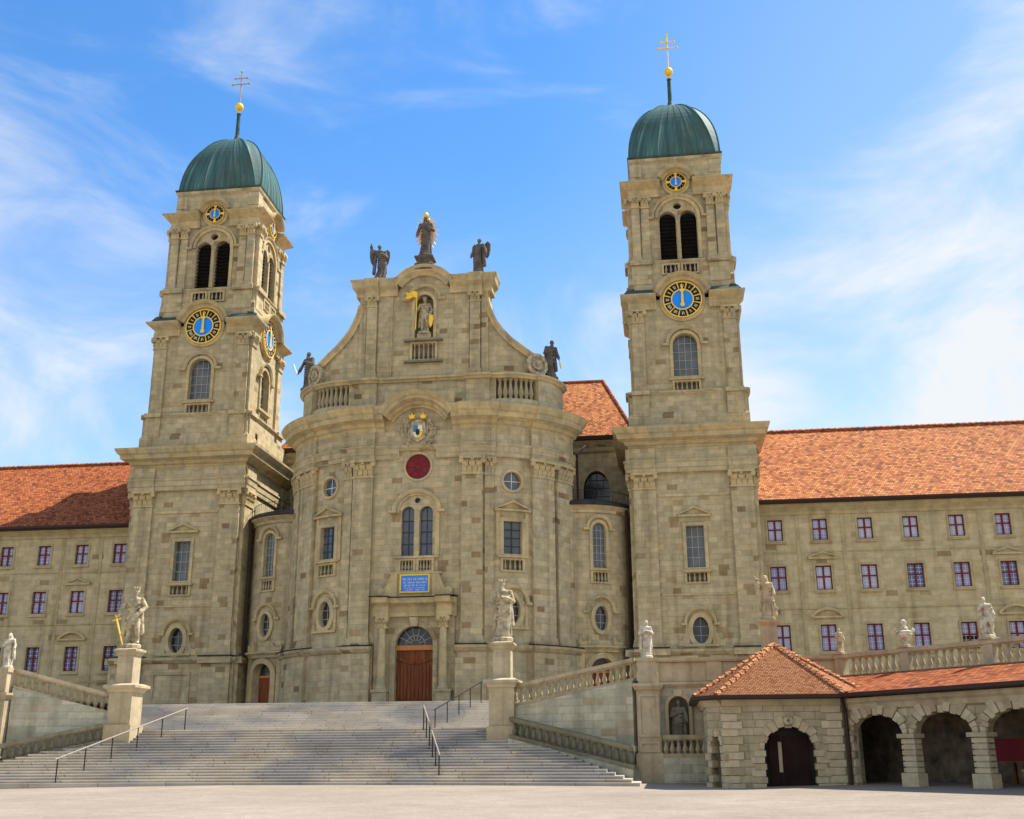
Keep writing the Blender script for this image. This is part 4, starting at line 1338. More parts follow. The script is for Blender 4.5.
b.build('lettering', M['ivory'], pl)
# door
b = MB()
b.slab(FB, -1.2, 1.24, TZ, 6.2, -0.32, -0.25)
dr = b.build('door', M['wood'], CH)
for sg in (-1, 1):
    b = MB()
    a0_, a1_ = (-1.16, -0.02) if sg < 0 else (0.06, 1.2)
    for i in range(5):                  # moulded uprights
        u = a0_ + (a1_-a0_)*(i+0.5)/5
        b.slab(FB, u-0.08, u+0.08, 3.2, 5.25, -0.26, -0.19)
    b.slab(FB, a0_, a1_, TZ+0.02, 3.1, -0.26, -0.17)
    for i in range(6):                  # drooping swag across the leaf
        t0, t1 = i/6, (i+1)/6
        ua, ub = a0_+(a1_-a0_)*t0, a0_+(a1_-a0_)*t1
        z0_ = 5.75 - 0.32*sin(pi*(t0 if sg > 0 else t0)*0.5 + (0 if sg < 0 else pi/2)); z1_ = 5.75 - 0.32*sin(pi*t1*0.5 + (0 if sg < 0 else pi/2))
        b.prism(FB, [(ua, z0_-0.08), (ub, z1_-0.08), (ub, z1_+0.08), (ua, z0_+0.08)], -0.26, -0.16)
    b.build('door_leaf', M['wood'], dr)
b = MB(); b.slab(FB, -1.2, 1.24, 6.2, 6.5, -0.3, -0.08); b.build('lintel', M['wood_light'], dr)
b = MB(); fan = ('arch', 0.02, 1.2, 6.5, 6.52, 1.17); b.face(*[b.V(FB, u, z, -0.25) for u, z in contour(fan)]); fl = b.build('fanlight', M['glass_dark'], dr)
b = MB()
for i in range(1, 7):
    t = pi*i/7
    b.prism(FB, [(0.02+0.25*cos(t)-0.02*sin(t), 6.52+0.25*sin(t)+0.02*cos(t)), (0.02+1.16*cos(t)-0.02*sin(t), 6.52+1.14*sin(t)+0.02*cos(t)), (0.02+1.16*cos(t)+0.02*sin(t), 6.52+1.14*sin(t)-0.02*cos(t)), (0.02+0.25*cos(t)+0.02*sin(t), 6.52+0.25*sin(t)-0.02*cos(t))], -0.25, -0.2)
b.ring(FB, contour(('arch', 0.02, 0.6, 6.52, 6.53, 0.58))[2:], contour(('arch', 0.02, 0.64, 6.52, 6.53, 0.62))[2:], -0.25, -0.21, closed=False)
b.build('fanlight_bars', M['lead_bar'], dr)

# --- attic and gable
FA = Bow(5.4, -0.5, 3.7)
AE = 5.4 + 3.7*rad(93)
b = MB()
for a, c in ((-AE, -7.95), (-5.1, 5.1), (7.95, AE)):
    b.mould(FA, a, c, [(-1.2, 21.9), (0, 21.9), (0, 24.5), (-1.2, 24.5)])
b.mould(FA, -AE, AE, [(-1.2, 21.9), (0.22, 21.9), (0.22, 22.5), (0.1, 22.72), (-1.2, 22.74)])
for sg in (-1, 1):
    for a, c in ((3.1, 4.7), (8.0, AE)):
        a, c = sorted((sg*a, sg*c)); b.mould(FA, a, c, [(-0.3, 22.0), (0.3, 22.0), (0.3, 22.55), (0.2, 22.75), (0.2, 24.2), (-0.3, 24.2)])
b.build('attic', M['stone'], CH)
b = MB()
b.mould(FA, -AE-0.1, AE+0.1, [(-1.3, 24.2), (0.1, 24.2), (0.18, 24.32), (0.3, 24.4), (0.3, 24.52), (-1.3, 24.6)])
for sg in (-1, 1):
    for a, c in ((3.02, 4.8), (7.9, AE+0.15)):
        a, c = sorted((sg*a, sg*c)); b.mould(FA, a, c, [(-0.3, 24.195), (0.3, 24.195), (0.38, 24.32), (0.5, 24.4), (0.5, 24.53), (-0.3, 24.61)])
b.build('attic_coping', M['trim'], CH)
for sg in (-1, 1):
    ap = MB(); ap.mould(FA, *sorted((sg*5.1, sg*7.95)), [(-1.2, 22.7), (-0.75, 22.7), (-0.75, 24.2), (-1.2, 24.2)])
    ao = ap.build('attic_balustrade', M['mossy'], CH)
    for i in range(7):
        u = sg*(5.35 + 0.385*i)
        inst('baluster', BAL['trim'], ao, FA.p(u, 22.74, -0.22), (1.25, 1.25, 1.46))
FG = Bow(5.4, -0.5, 3.45)
Yg = -3.95
nich = ('arch', 0.04, 0.66, 27.55, 29.98, 0.75)
b = MB()
b.wall(FG, -4.6, 4.6, 24.5, 31.0, [(nich, 0.75), apron(0.04, 0.8, 25.9, 27.05)])
for sg in (-1, 1): b.slab(FG, *sorted((sg*4.6, sg*4.585)), 24.5, 31.0, -1.2, -0.004)
# concave flanks
for sg in (-1, 1):
    cv = [(4.55, 29.9), (4.62, 29.5), (4.85, 28.9), (5.15, 28.25), (5.55, 27.65), (6.05, 27.05), (6.6, 26.6), (7.2, 26.2), (7.75, 25.9), (8.25, 25.6)]
    top_ = [(sg*u, z) for u, z in cv]
    for (u0, z0), (u1, z1) in zip(top_[:-1], top_[1:]):
        q = [b.V(FG, u, z, d) for d in (-0.02, -1.1) for u, z in ((u0, 24.5), (u1, 24.5), (u1, z1), (u0, z0))]
        b.face(*q[:4]); b.face(*reversed(q[4:])); b.face(q[3], q[2], q[6], q[7])
gw = b.build('gable_wall', M['stone'], CH)
b = MB()
for sg in (-1, 1):
    cv = [(4.5, 30.1), (4.62, 29.5), (4.85, 28.9), (5.15, 28.25), (5.55, 27.65), (6.05, 27.05), (6.6, 26.6), (7.2, 26.2), (7.75, 25.9), (8.25, 25.6)]
    R = []
    for i, (u, z) in enumerate(cv):
        a_ = cv[max(0, i-1)]; c_ = cv[min(len(cv)-1, i+1)]
        t = Vector((c_[0]-a_[0], c_[1]-a_[1])).normalized(); n_ = Vector((-t.y, t.x))
        if n_.y < 0: n_ = -n_
        R.append([b.V(FG, sg*(u + n_.x*h), z + n_.y*h, d) for d, h in ((-1.2, -0.02), (0.16, -0.3), (0.22, -0.1), (0.34, 0.0), (0.34, 0.12), (-1.2, 0.14))])
    for p, q in zip(R[:-1], R[1:]):
        for k in range(6): b.face(p[k], q[k], q[(k+1) % 6], p[(k+1) % 6])
    b.face(*R[0]); b.face(*R[-1])
split_lr(b.build('gable_scroll', M['trim'], CH))
for sg in (-1, 1):
    b = MB(); u = sg*7.85
    for r_, d0_, d1_ in ((0.78, -0.9, 0.26),):
        b.prism(FG, [(u + r_*cos(2*pi*i/24), 25.32 + r_*sin(2*pi*i/24)) for i in range(24)], d0_, d1_)
    b.ring(FG, [(u + 0.56*cos(2*pi*i/24), 25.32 + 0.56*sin(2*pi*i/24)) for i in range(24)], [(u + 0.79*cos(2*pi*i/24), 25.32 + 0.79*sin(2*pi*i/24)) for i in range(24)], 0.2, 0.42)
    b.ring(FG, [(u + 0.16*cos(2*pi*i/16), 25.32 + 0.16*sin(2*pi*i/16)) for i in range(16)], [(u + 0.36*cos(2*pi*i/16), 25.32 + 0.36*sin(2*pi*i/16)) for i in range(16)], 0.2, 0.4)
    b.prism(FG, [(u + 0.15*cos(2*pi*i/12), 25.32 + 0.15*sin(2*pi*i/12)) for i in range(12)], 0.2, 0.46)
    b.build('volute', M['statue'], CH)
# gable pilasters, niche, cornice
for sg in (-1, 1):
    a, c = sorted((sg*3.3, sg*4.02))
    o = MB(); o.slab(FG, a, c, 24.6, 29.95, -0.01, 0.26); o.slab(FG, a-0.06, c+0.06, 24.6, 25.0, -0.01, 0.32)
    o = o.build('pilaster', M['stone'], CH); capital(o, FG, a, c, 29.95, 30.7, 0.26)
    a, c = sorted((sg*4.08, sg*4.56))
    o = MB(); o.slab(FG, a, c, 24.6, 30.7, -0.01, 0.12); o.build('pilaster', M['stone'], CH)
    a, c = sorted((sg*2.2, sg*3.22))
    o = MB(); o.slab(FG, a, c, 24.6, 30.7, -0.01, 0.08); o.build('pilaster', M['stone'], CH)
b = MB()
gp = [(-1.2, 30.7), (0.2, 30.7), (0.22, 30.95), (0.18, 31.0), (0.18, 31.12), (0.3, 31.22), (0.46, 31.36), (0.5, 31.6), (0.6, 31.85), (0.6, 31.93), (-1.2, 32.02)]
Fp = FG
for sg in (-1, 1):
    xs0, xs1 = (sg*1.86, sg*4.62)
    path = [(sg*1.86, Yg), (sg*4.62, Yg), (sg*4.62, Yg+1.3)]
    if sg < 0: path = path[::-1]
    b.sweep(path, gp)
    a, c = sorted((sg*3.2, sg*4.15)); b.mould(FG, a, c, [(pd+0.2 if pd > 0 else 0.1, pz-0.004) for pd, pz in gp])
b.arch(FG, 0, 30.3, 2.55, rad(33), rad(147), [(-1.2, -0.75), (0.2, -0.7), (0.22, -0.58), (0.32, -0.48), (0.46, -0.38), (0.5, -0.2), (0.6, -0.06), (0.6, 0), (-1.2, 0.08)], n=24)
b.build('gable_cornice', M['trim'], CH)
b = MB()
b.prism(FG, [(-2.0, 31.0), (2.0, 31.0)] + [(2.0*cos(t), 30.3 + 2.0*sin(t)) for t in [rad(17+146*i/20) for i in range(21)]], -1.1, -0.003)
b.build('tympanum', M['stone'], CH)
o = MB(); o.ring(FG, contour(nich)[2:] , contour(nich, 0.22)[2:], 0, 0.12, closed=False)
o.slab(FG, -0.84, -0.62, 27.35, 29.98, 0, 0.1); o.slab(FG, 0.70, 0.92, 27.35, 29.98, 0, 0.1)
nw = o.build('niche', M['trim'], CH)
g = MB(); g.face(*[g.V(FG, u, z, -0.74) for u, z in contour(nich, 0.02)]); g.build('niche_back', M['stone'], nw)
hood(nw, FG, 0.04, 30.42, 1.2, 0.32, 0.2, 0.3, 0.85)
b = MB(); b.slab(FG, -1.32, 1.4, 27.2, 27.32, 0, 0.42); b.build('niche_sill', M['mossy'], nw)
b = MB(); b.slab(FG, -1.3, 1.38, 25.66, 25.78, 0, 0.3); b.build('niche_sill', M['mossy'], nw)
b = MB(); b.slab(FG, -0.45, 0.53, 27.325, 27.78, -0.6, 0.1); b.build('statue_base', M['stone'], nw)
win_balusters(nw, FG, 0.04, 0.8, 25.9, 27.05, 5)

# --- walls linking the front to the towers
FC = {}
class Round:                            # quarter-round wall; u=0 where it leaves the front, u grows towards the tower
    step = 0.4
    def __init__(s, sg, cx, cy, r): s.sg, s.cx, s.cy, s.r = sg, cx, cy, r
    def p(s, u, z, d=0.0):
        u = u*s.sg                      # u>0 to the right in the picture for both sides
        if u <= 0: return (s.sg*(s.cx + u), s.cy - s.r - d, z)
        t = u/s.r
        return (s.sg*(s.cx + (s.r+d)*sin(t)), s.cy - (s.r+d)*cos(t), z)
for sg in (-1, 1):
    F = Round(sg, 10.0, 3.25, 3.78)
    um = sg*1.6
    aw_ = ('arch', um, 0.47, 11.8, 14.4, 0.46)
    ov_ = ('oval', um, 8.45, 0.46, 0.80)
    dr_ = ('arch', um, 0.8, TZ-0.1, 5.1, 0.78)
    b = MB()
    a, c = sorted((-sg*1.0, sg*5.9))
    b.wall(F, a, c, TZ-0.1, 15.55, [(aw_, 0.22), (ov_, 0.28), (dr_, 0.5), apron(um, 0.5, 10.85, 11.5)])
    b.mould(F, a, c, [(-0.02, 15.55), (0.1, 15.55), (0.16, 15.75), (0.4, 15.95), (0.4, 16.05), (-0.02, 16.1)])
    cw = b.build('linking_wall', M['stone'], CH)
    b = MB(); b.mould(F, a, c, [(-0.6, 16.35), (0.46, 16.02), (0.52, 16.05), (0.52, 16.2), (0.3, 16.35), (-0.5, 16.6)]); 
    b.build('roof_edge', M['lead'], CH)
    b = MB()
    top_ = [b.P(F.p(a + (c-a)*i/14, 16.3, 0)) for i in range(15)]
    top2 = [b.P((F.p(a + (c-a)*i/14, 16.3, 0)[0], 9.05, 17.6)) for i in range(15)]
    for i in range(14): b.face(top_[i], top_[i+1], top2[i+1], top2[i])
    b.build('lead_roof', M['lead'], CH)
    # iron guard above the roof edge
    b = MB()
    ns = 30
    pv = None
    for i in range(ns+1):
        u = a + (c-a)*i/ns
        p0 = Vector(F.p(u, 16.3, 0.1)); p1 = Vector(F.p(u, 17.1, 0.1))
        b.tube(p0, p1, 0.012, 4)
        if pv is not None: b.tube(pv, p1, 0.02, 4)
        pv = p1
    b.build('roof_guard', M['iron'], CH)
    w = window(CH, F, aw_, 0.22, 0.2, 0.1, 'glass_grey', (3, 6), 'lead_bar', 0.04)
    hood(w, F, um, 14.5, 0.88, 0.2, 0.18, 0.3)
    win_balusters(w, F, um, 0.5, 10.85, 11.5, 4)
    b = MB(); b.slab(F, um-0.75, um+0.75, 11.62, 11.72, 0, 0.22); b.build('sill', M['trim'], w)
    w = window(CH, F, ov_, 0.28, 0.26, 0.12, 'glass_dark', (2, 3), 'lead_bar', 0.04)
    hood(w, F, um, 8.95, 0.98, 0.2, 0.16, 0.26)
    d = MB()
    d.ring(F, contour(dr_), contour(dr_, 0.35, 0), 0, 0.2)
    d.mould(F, um-1.5, um+1.5, [(0, 6.25), (0.2, 6.25), (0.26, 6.4), (0.45, 6.55), (0.45, 6.65), (0, 6.72)])
    for e in (-1, 1):
        d.prism(F, [(um+e*1.45, 6.7), (um+e*0.8, 6.7), (um+e*0.72, 7.3), (um+e*0.85, 7.2), (um+e*1.0, 6.95), (um+e*1.3, 6.95), (um+e*1.45, 7.15), (um+e*1.55, 6.95)], 0, 0.25)
        d.slab(F, *sorted((um+e*1.2, um+e*1.48)), TZ-0.1, 6.25, 0, 0.18)
    dd_ = d.build('side_door', M['trim'], CH)
    k = MB(); k.slab(F, um-0.8, um+0.8, TZ-0.05, 4.95, -0.46, -0.4); k.build('door_leaf', M['wood'], dd_)
    k = MB(); k.slab(F, um-0.8, um+0.8, 4.95, 5.1, -0.46, -0.36); k.build('lintel', M['wood_light'], dd_)
    k = MB(); k.face(*[k.V(F, u, z, -0.42) for u, z in contour(('arch', um, 0.8, 5.1, 5.12, 0.76))]); k.build('fanlight', M['glass_dark'], dd_)
    # rain pipe in the corner by the tower
    b = MB()
    q = F.p(sg*5.15, 0, 0.2)
    b.tube((sg*13.42, 0.95, 15.9), (sg*13.42, 0.95, TZ), 0.1, 8)
    b.tube((sg*13.42, 0.95, 15.9), (sg*13.5, 2.4, 16.1), 0.1, 8)
    b.build('rain_pipe', M['gutter'], CH)
    b = MB()
    b.tube((sg*10.3, 8.3, 22.7), (sg*10.1, 1.0, 20.0), 0.08, 8); b.tube((sg*10.1, 1.0, 20.0), (sg*10.1, 1.0, 16.4), 0.08, 8)
    b.build('rain_pipe', M['gutter'], CH)
# --- nave behind
FN = Flat(0, 9.1)
lun = {sg: ('arch', sg*10.98, 1.02, 18.2, 19.2, 1.6) for sg in (-1, 1)}
b = MB()
b.wall(FN, -13.8, 13.8, 15.5, 23.2, [(lun[sg], 0.5) for sg in (-1, 1)])
b.mould(FN, -13.8, 13.8, [(-0.02, 22.3), (0.2, 22.3), (0.3, 22.6), (0.7, 22.95), (0.7, 23.1), (-0.02, 23.15)])
b.build('nave_wall', M['stone'], CH)
for sg in (-1, 1):
    w = window(CH, FN, lun[sg], 0.5, 0.12, 0.06, 'glass_dark', (4, 4), 'dark_bar', 0.05)
    b = MB(); b.wall(Flat(sg*13.8, 20, sg*pi/2), -10.9, 18, 15.5, 23.2); b.build('nave_side_wall', M['stone'], CH)
def tri_roof(b, pts):
    # own verts with uv (along, up-slope)
    P_ = [Vector(p) for p in pts]
    n = (P_[1]-P_[0]).cross(P_[2]-P_[0]).normalized()
    if n.z < 0: n = -n
    hx = Vector((-n.y, n.x, 0))
    hx = hx.normalized() if hx.length > 1e-6 else Vector((1, 0, 0))
    sl = n.cross(hx)
    if sl.z < 0: sl = -sl
    b.face(*[b.P(p, (p.dot(hx), p.dot(sl))) for p in P_])
b = MB()
EZ = 23.35
E0 = [(-14.2, 8.2, EZ), (14.2, 8.2, EZ), (14.2, 38, EZ), (-14.2, 38, EZ)]
R0, R1, R2, R3 = (-11.5, 14.0, 29.75), (11.5, 14.0, 29.75), (11.5, 38, 29.75), (-11.5, 38, 29.75)
tri_roof(b, [E0[0], E0[1], R1, R0])
tri_roof(b, [E0[1], E0[2], R2, R1])
tri_roof(b, [E0[3], E0[0], R0, R3])
tri_roof(b, [R0, R1, R2, R3])
rf = b.build('roof', M['tile'], CH)
b = MB()
b.sweep([(-14.2, 38), (-14.2, 8.2), (14.2, 8.2), (14.2, 38)], [(-0.5, EZ-0.3), (0.06, EZ-0.25), (0.12, EZ+0.03), (-0.1, EZ+0.03)])
b.build('gutter', M['gutter'], rf)
b = MB(); b.tube(R1, E0[1], 0.13, 8); b.tube(R0, E0[0], 0.13, 8); b.tube(R0, R1, 0.14, 8); b.build('ridge_tiles', M['old_tile'], rf)
b = MB()                                # lead deck between front and nave
q = [b.P(FA.p(-AE + 2*AE*i/24, 22.0, -0.6)) for i in range(25)] + [b.P((9.0, 9.0, 21.9)), b.P((-9.0, 9.0, 21.9))]
b.face(*q)
b.build('lead_deck', M['lead'], CH)
# back of gable
b = MB(); b.box(-4.5, 4.5, Yg+0.8, Yg+1.2, 24.5, 32.0); b.build('gable_back', M['stone'], CH)

# ================================================================ monastery wings
R_w = random.Random(11)
def wing(sg, x0, x1, cols, rows, name_label, peds, ez=16.22, rz=22.98):
    t = thing('monastery_wing', name_label, 'monastery', (sg*30, 1.5, TZ))
    F = Flat(0, 1.5)
    holes = []
    wins = []
    dims = [(0.49, 0.72), (0.52, 0.80), (0.50, 0.86)]
    for r, z in enumerate(rows):
        for i, x in enumerate(cols):
            hw, hh = dims[r]
            holes.append((('rect', x-hw, x+hw, z-hh, z+hh), 0.22)); wins.append((i, r, holes[-1][0]))
    b = MB()
    b.wall(F, x0, x1, TZ-0.2, 15.9, holes)
    b.build('wall', M['wing_stone'], t)
    for i, r, sh in wins:
        openw = (sg > 0 and r == 2 and i == 4)
        blue = sg < 0 and (r == 2 or (r == 1 and i == 0))
        w = window(t, F, sh, 0.22, 0.13, 0.05, 'dark_inside' if openw else ('glass_deep' if blue or R_w.random() < 0.12 else R_w.choice(('glass_violet', 'glass_violet', 'glass_violet_pale'))), (4, 6), 'white_bar', 0.022, 'wing_trim')
        _, a, c, z0, z1 = sh
        k = MB(); d = -0.185
        u = (a+c)/2
        for q in ((a, a+0.07), (c-0.07, c), (u-0.06, u+0.06)): k.slab(F, q[0], q[1], z0, z1, d, d+0.06)
        zt = z0 + (z1-z0)*0.54
        for q in ((z0, z0+0.07), (z1-0.07, z1), (zt-0.05, zt+0.05)): k.slab(F, a+0.07, c-0.07, q[0], q[1], d, d+0.055)
        k.build('sash', M['red_sash'], w)
        if openw:
            g = MB(); g.face(*[g.V(F, uu, zz, -0.19) for uu, zz in ((a, zt), (c, zt), (c, z1), (a, z1))]); g.build('pane', M['glass_violet'], w)
        k = MB(); k.slab(F, a-0.2, c+0.2, z0-0.22, z0-0.132, 0, 0.12); k.build('sill', M['wing_trim'], w)
        if i in peds and r in (1, 2):
            if r == 1: pediment(w, F, u, z1+0.42, 0.95, 0.55, 0.24)
            else: pediment(w, F, u, z1+0.42, 1.08, 0.56, 0.26, 'seg')
    b = MB()
    for z in (12.72, 8.95, 4.9):
        b = MB(); b.slab(F, x0, x1, z, z+0.09, 0, 0.05)
        b.build('string_course', M['wing_trim'], t)
    for i in range(len(cols)):
        if i % 4 == 1:
            for e in (-1.35, 1.35):
                b = MB(); xx = cols[i] + e*1.1; b.slab(F, xx-0.12, xx+0.12, TZ, 15.3, 0, 0.04)
                b.build('wall_strip', M['wing_trim'], t)
    b = MB()
    b.mould(F, x0, x1, [(-0.02, 15.3), (0.1, 15.3), (0.14, 15.5), (0.28, 15.62), (0.5, 15.8), (0.52, ez-0.23), (-0.02, ez-0.2)])
    b.build('eaves_moulding', M['wing_trim'], t)
    b = MB()
    tri_roof(b, [(x0, 0.72, ez), (x1, 0.72, ez), (x1, 8.0, rz), (x0, 8.0, rz)])
    tri_roof(b, [(x0, 15.3, ez), (x1, 15.3, ez), (x1, 8.0, rz), (x0, 8.0, rz)])
    rf = b.build('roof', M['tile'] if sg > 0 else M['old_tile'], t)
    b = MB()
    b.mould(F, x0, x1, [(0.3, ez-0.22), (0.86, ez-0.22), (0.95, ez-0.12), (0.95, ez+0.02), (0.84, ez+0.02), (0.8, ez-0.06), (0.3, ez-0.02)])
    b.build('gutter', M['gutter'], rf)
    b = MB()
    n = int(abs(x1-x0)/0.42)
    for i in range(n):
        xx = x0 + (x1-x0)*i/n
        b.tube((xx, 8.0, rz+0.02), (xx + (x1-x0)/n*1.05, 8.0, rz+0.04), 0.13, 6, 0.16)
    b.build('ridge_tiles', M['old_tile'], rf)
    return t
M['wing_trim'] = stone_mat('wing_trim_stone', [(0.0, (0.42, 0.35, 0.20)), (1.0, (0.50, 0.42, 0.24))], 1.5, 0.9, 0.008, 0.86, 0.3)
colsR = [23.4 + 2.955*i for i in range(10)]
wing(1, 21.9, 51.5, colsR, (14.28, 11.03, 7.08), 'long monastery wing with a bright sunlit orange roof, above the arcade', (1, 5, 9))
colsL = [-23.53 - 2.94*i for i in range(8)]
wing(-1, -47, -21.9, colsL, (14.06, 10.6, 6.56), 'monastery wing whose redder roof is partly covered by the tower shadow', (1, 5), 16.08, 22.6)

# ================================================================ curved arms beside the stairs
def line_frame(p, q): return Flat(p[0], p[1], math.atan2(q[1]-p[1], q[0]-p[0])), math.hypot(q[0]-p[0], q[1]-p[1])
def sloped_balustrade(label, p, q, zr0, zr1, hgt, mat, n, group, name='balustrade', cat='balustrade', thick=0.3, posts=(), bw=0.78):
    """handrail height goes from zr0 at p to zr1 at q; plinth hangs hgt below"""
    F, L = line_frame(p, q)
    t = thing(name, label, cat, (p[0], p[1], zr0-hgt), group)
    zz = lambda u: zr0 + (zr1-zr0)*u/L
    def bar(a, c, lo, hi, d0, d1, nm):
        b = MB()
        R = []
        for u in (a, c):
            z = zz(u)
            R.append([b.V(F, u, z+lo, d0), b.V(F, u, z+lo, d1), b.V(F, u, z+hi, d1), b.V(F, u, z+hi, d0)])
        for k in range(4): b.face(R[0][k], R[1][k], R[1][(k+1) % 4], R[0][(k+1) % 4])
        b.face(*R[0]); b.face(*reversed(R[1]))
        return b.build(nm, M[mat], t)
    bar(0, L, -0.15, 0, -thick/2-0.04, thick/2+0.04, 'handrail')
    bar(0, L, -0.20, -0.15, -thick/2+0.03, thick/2-0.03, 'underrail')
    bar(0, L, -hgt, -hgt+0.16, -thick/2, thick/2, 'plinth')
    for i in range(n):
        u = L*(i+0.5)/n
        if any(abs(u-pp) < 0.3 for pp in posts): continue
        inst('baluster', BAL[mat], t, F.p(u, zz(u)-hgt+0.12, 0), (bw, bw, hgt-0.30))
    for pp in posts:
        b = MB(); b.slab(F, pp-0.2, pp+0.2, zz(pp)-hgt+0.005, zz(pp)-0.155, -thick/2-0.01, thick/2+0.01); b.build('post', M[mat], t)
    return t, F, L
def ramp_wall(label, p, q, zt0, zt1, zb0, zb1, mat, d=0.3):
    F, L = line_frame(p, q)
    t = thing('retaining_wall', label, 'wall', (p[0], p[1], zb0))
    b = MB()
    b.prism(F, [(0, zb0), (L, zb1), (L, zt1), (0, zt0)], -d, d)
    b.build('masonry', M[mat], t)
    return t
GB = -2.0
# right arm
PR0, PR1 = (9.1, -26.55), (14.35, -28.75)
QR0, QR1 = (9.15, -27.25), (14.3, -29.75)
ramp_wall('greenish sloping wall ending at the panelled corner pillar', PR0, PR1, 1.78, 2.72, GB, GB, 'green_stone')
sloped_balustrade('pale sloping balustrade climbing from the crowned statue to the white statue of a woman', PR0, PR1, 2.72, 3.60, 0.94, 'pale', 19, 'balustrades of the terrace')
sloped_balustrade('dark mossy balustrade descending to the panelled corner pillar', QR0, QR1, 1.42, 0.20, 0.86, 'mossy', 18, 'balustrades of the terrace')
F_, L_ = line_frame(QR0, QR1)
t = thing('retaining_wall', 'low base wall under the dark balustrade near the pavilion', 'wall', (QR0[0], QR0[1], GB))
b = MB(); b.prism(F_, [(0, GB), (L_, GB), (L_, -0.66), (0, 0.56)], -0.3, 0.26); b.build('masonry', M['green_stone'], t)
# left arm
PL0, PL1 = (-12.6, -28.15), (-8.75, -26.55)
QL0, QL1 = (-12.6, -29.1), (-8.8, -27.25)
ramp_wall('greenish sloping wall beside the king with the golden sword', PL0, PL1, 2.78, 1.82, GB, GB, 'green_stone')
sloped_balustrade('pale sloping balustrade descending to the sword-bearing king', PL0, PL1, 3.66, 2.56, 0.92, 'pale', 14, 'balustrades of the terrace')
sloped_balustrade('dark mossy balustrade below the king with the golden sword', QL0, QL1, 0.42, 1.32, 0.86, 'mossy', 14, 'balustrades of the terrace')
F_, L_ = line_frame(QL0, QL1)
t = thing('retaining_wall', 'low base wall under the dark balustrade below the sword-bearing king', 'wall', (QL0[0], QL0[1], GB))
b = MB(); b.prism(F_, [(0, GB), (L_, GB), (L_, 0.48), (0, -0.42)], -0.3, 0.26); b.build('masonry', M['green_stone'], t)
# left arm continues out of frame
t = thing('retaining_wall', 'greenish terrace wall running off beyond the leftmost corner pillar', 'wall', (-14.4, -29.4, GB))
F_, L_ = line_frame((-29, -42), (-13.3, -28.7))
b = MB(); b.slab(F_, 0, L_, GB, TZ-0.02, -0.3, 0.3); b.build('masonry', M['green_stone'], t)
sloped_balustrade('pale level balustrade running off beyond the leftmost corner pillar', (-29, -42), (-13.3, -28.7), 3.6, 3.6, 0.95, 'pale', 36, 'balustrades of the terrace')
# ramps rising from the landing to the terrace
b = MB()
for sg in (-1, 1):
    q = [(9.2*sg, -26.4, 1.0), (9.2*sg, -24.4, 1.0), (13.7*sg, -22.5, 2.6), (13.7*sg, -28.3, 2.6)]
    b.face(*[b.P(p) for p in q])
b.build('side_ramps', M['ground'], None)
tag(bpy.data.objects['side_ramps'], kind='structure', label='side ramps up to the terrace')
# terrace edge beside the upper flight
for sg, nm in ((-1, 'left'), (1, 'right')):
    pass

# statue pedestals at the foot of the landing
def pedestal(label, x, y, zb, group):
    t = thing('statue_pedestal', label, 'pedestal', (x, y, zb), group)
    def blk(nm, hw, z0, z1, prof=None):
        b = MB()
        P = [(x-hw, y-hw), (x+hw, y-hw), (x+hw, y+hw), (x-hw, y+hw)]
        pr_ = prof or [(-hw*0.9, z0), (0, z0), (0, z1), (-hw*0.9, z1)]
        b.sweep(P, pr_, True)
        b.face(*[b.P((px, py, (prof[-1][1] if prof else z1)+0.001)) for px, py in [(x-hw*0.2, y-hw*0.2), (x+hw*0.2, y-hw*0.2), (x+hw*0.2, y+hw*0.2), (x-hw*0.2, y+hw*0.2)]])
        return b.build(nm, M['pale'], t)
    blk('base', 0.62, zb-1.3, zb+0.5)
    blk('lower_die', 0.53, zb+0.5, 2.62)
    h = 0.58
    blk('lower_cap', 0.53, 0, 0, [(-0.5, 2.62), (0.04, 2.62), (0.1, 2.74), (0.22, 2.82), (0.22, 2.92), (0.02, 3.0), (-0.5, 3.02)])
    blk('upper_die', 0.37, 3.0, 4.22)
    blk('upper_cap', 0.37, 0, 0, [(-0.33, 4.22), (0.03, 4.22), (0.06, 4.34), (0.15, 4.4), (0.15, 4.48), (0.0, 4.54), (-0.33, 4.56)])
    return t
pedestal('tall pale two-stage pedestal carrying the crowned statue with folded arm', 8.72, -26.6, 0.55, 'statue pedestals')
pedestal('tall pale two-stage pedestal carrying the king with the golden sword', -8.15, -26.6, 0.75, 'statue pedestals')

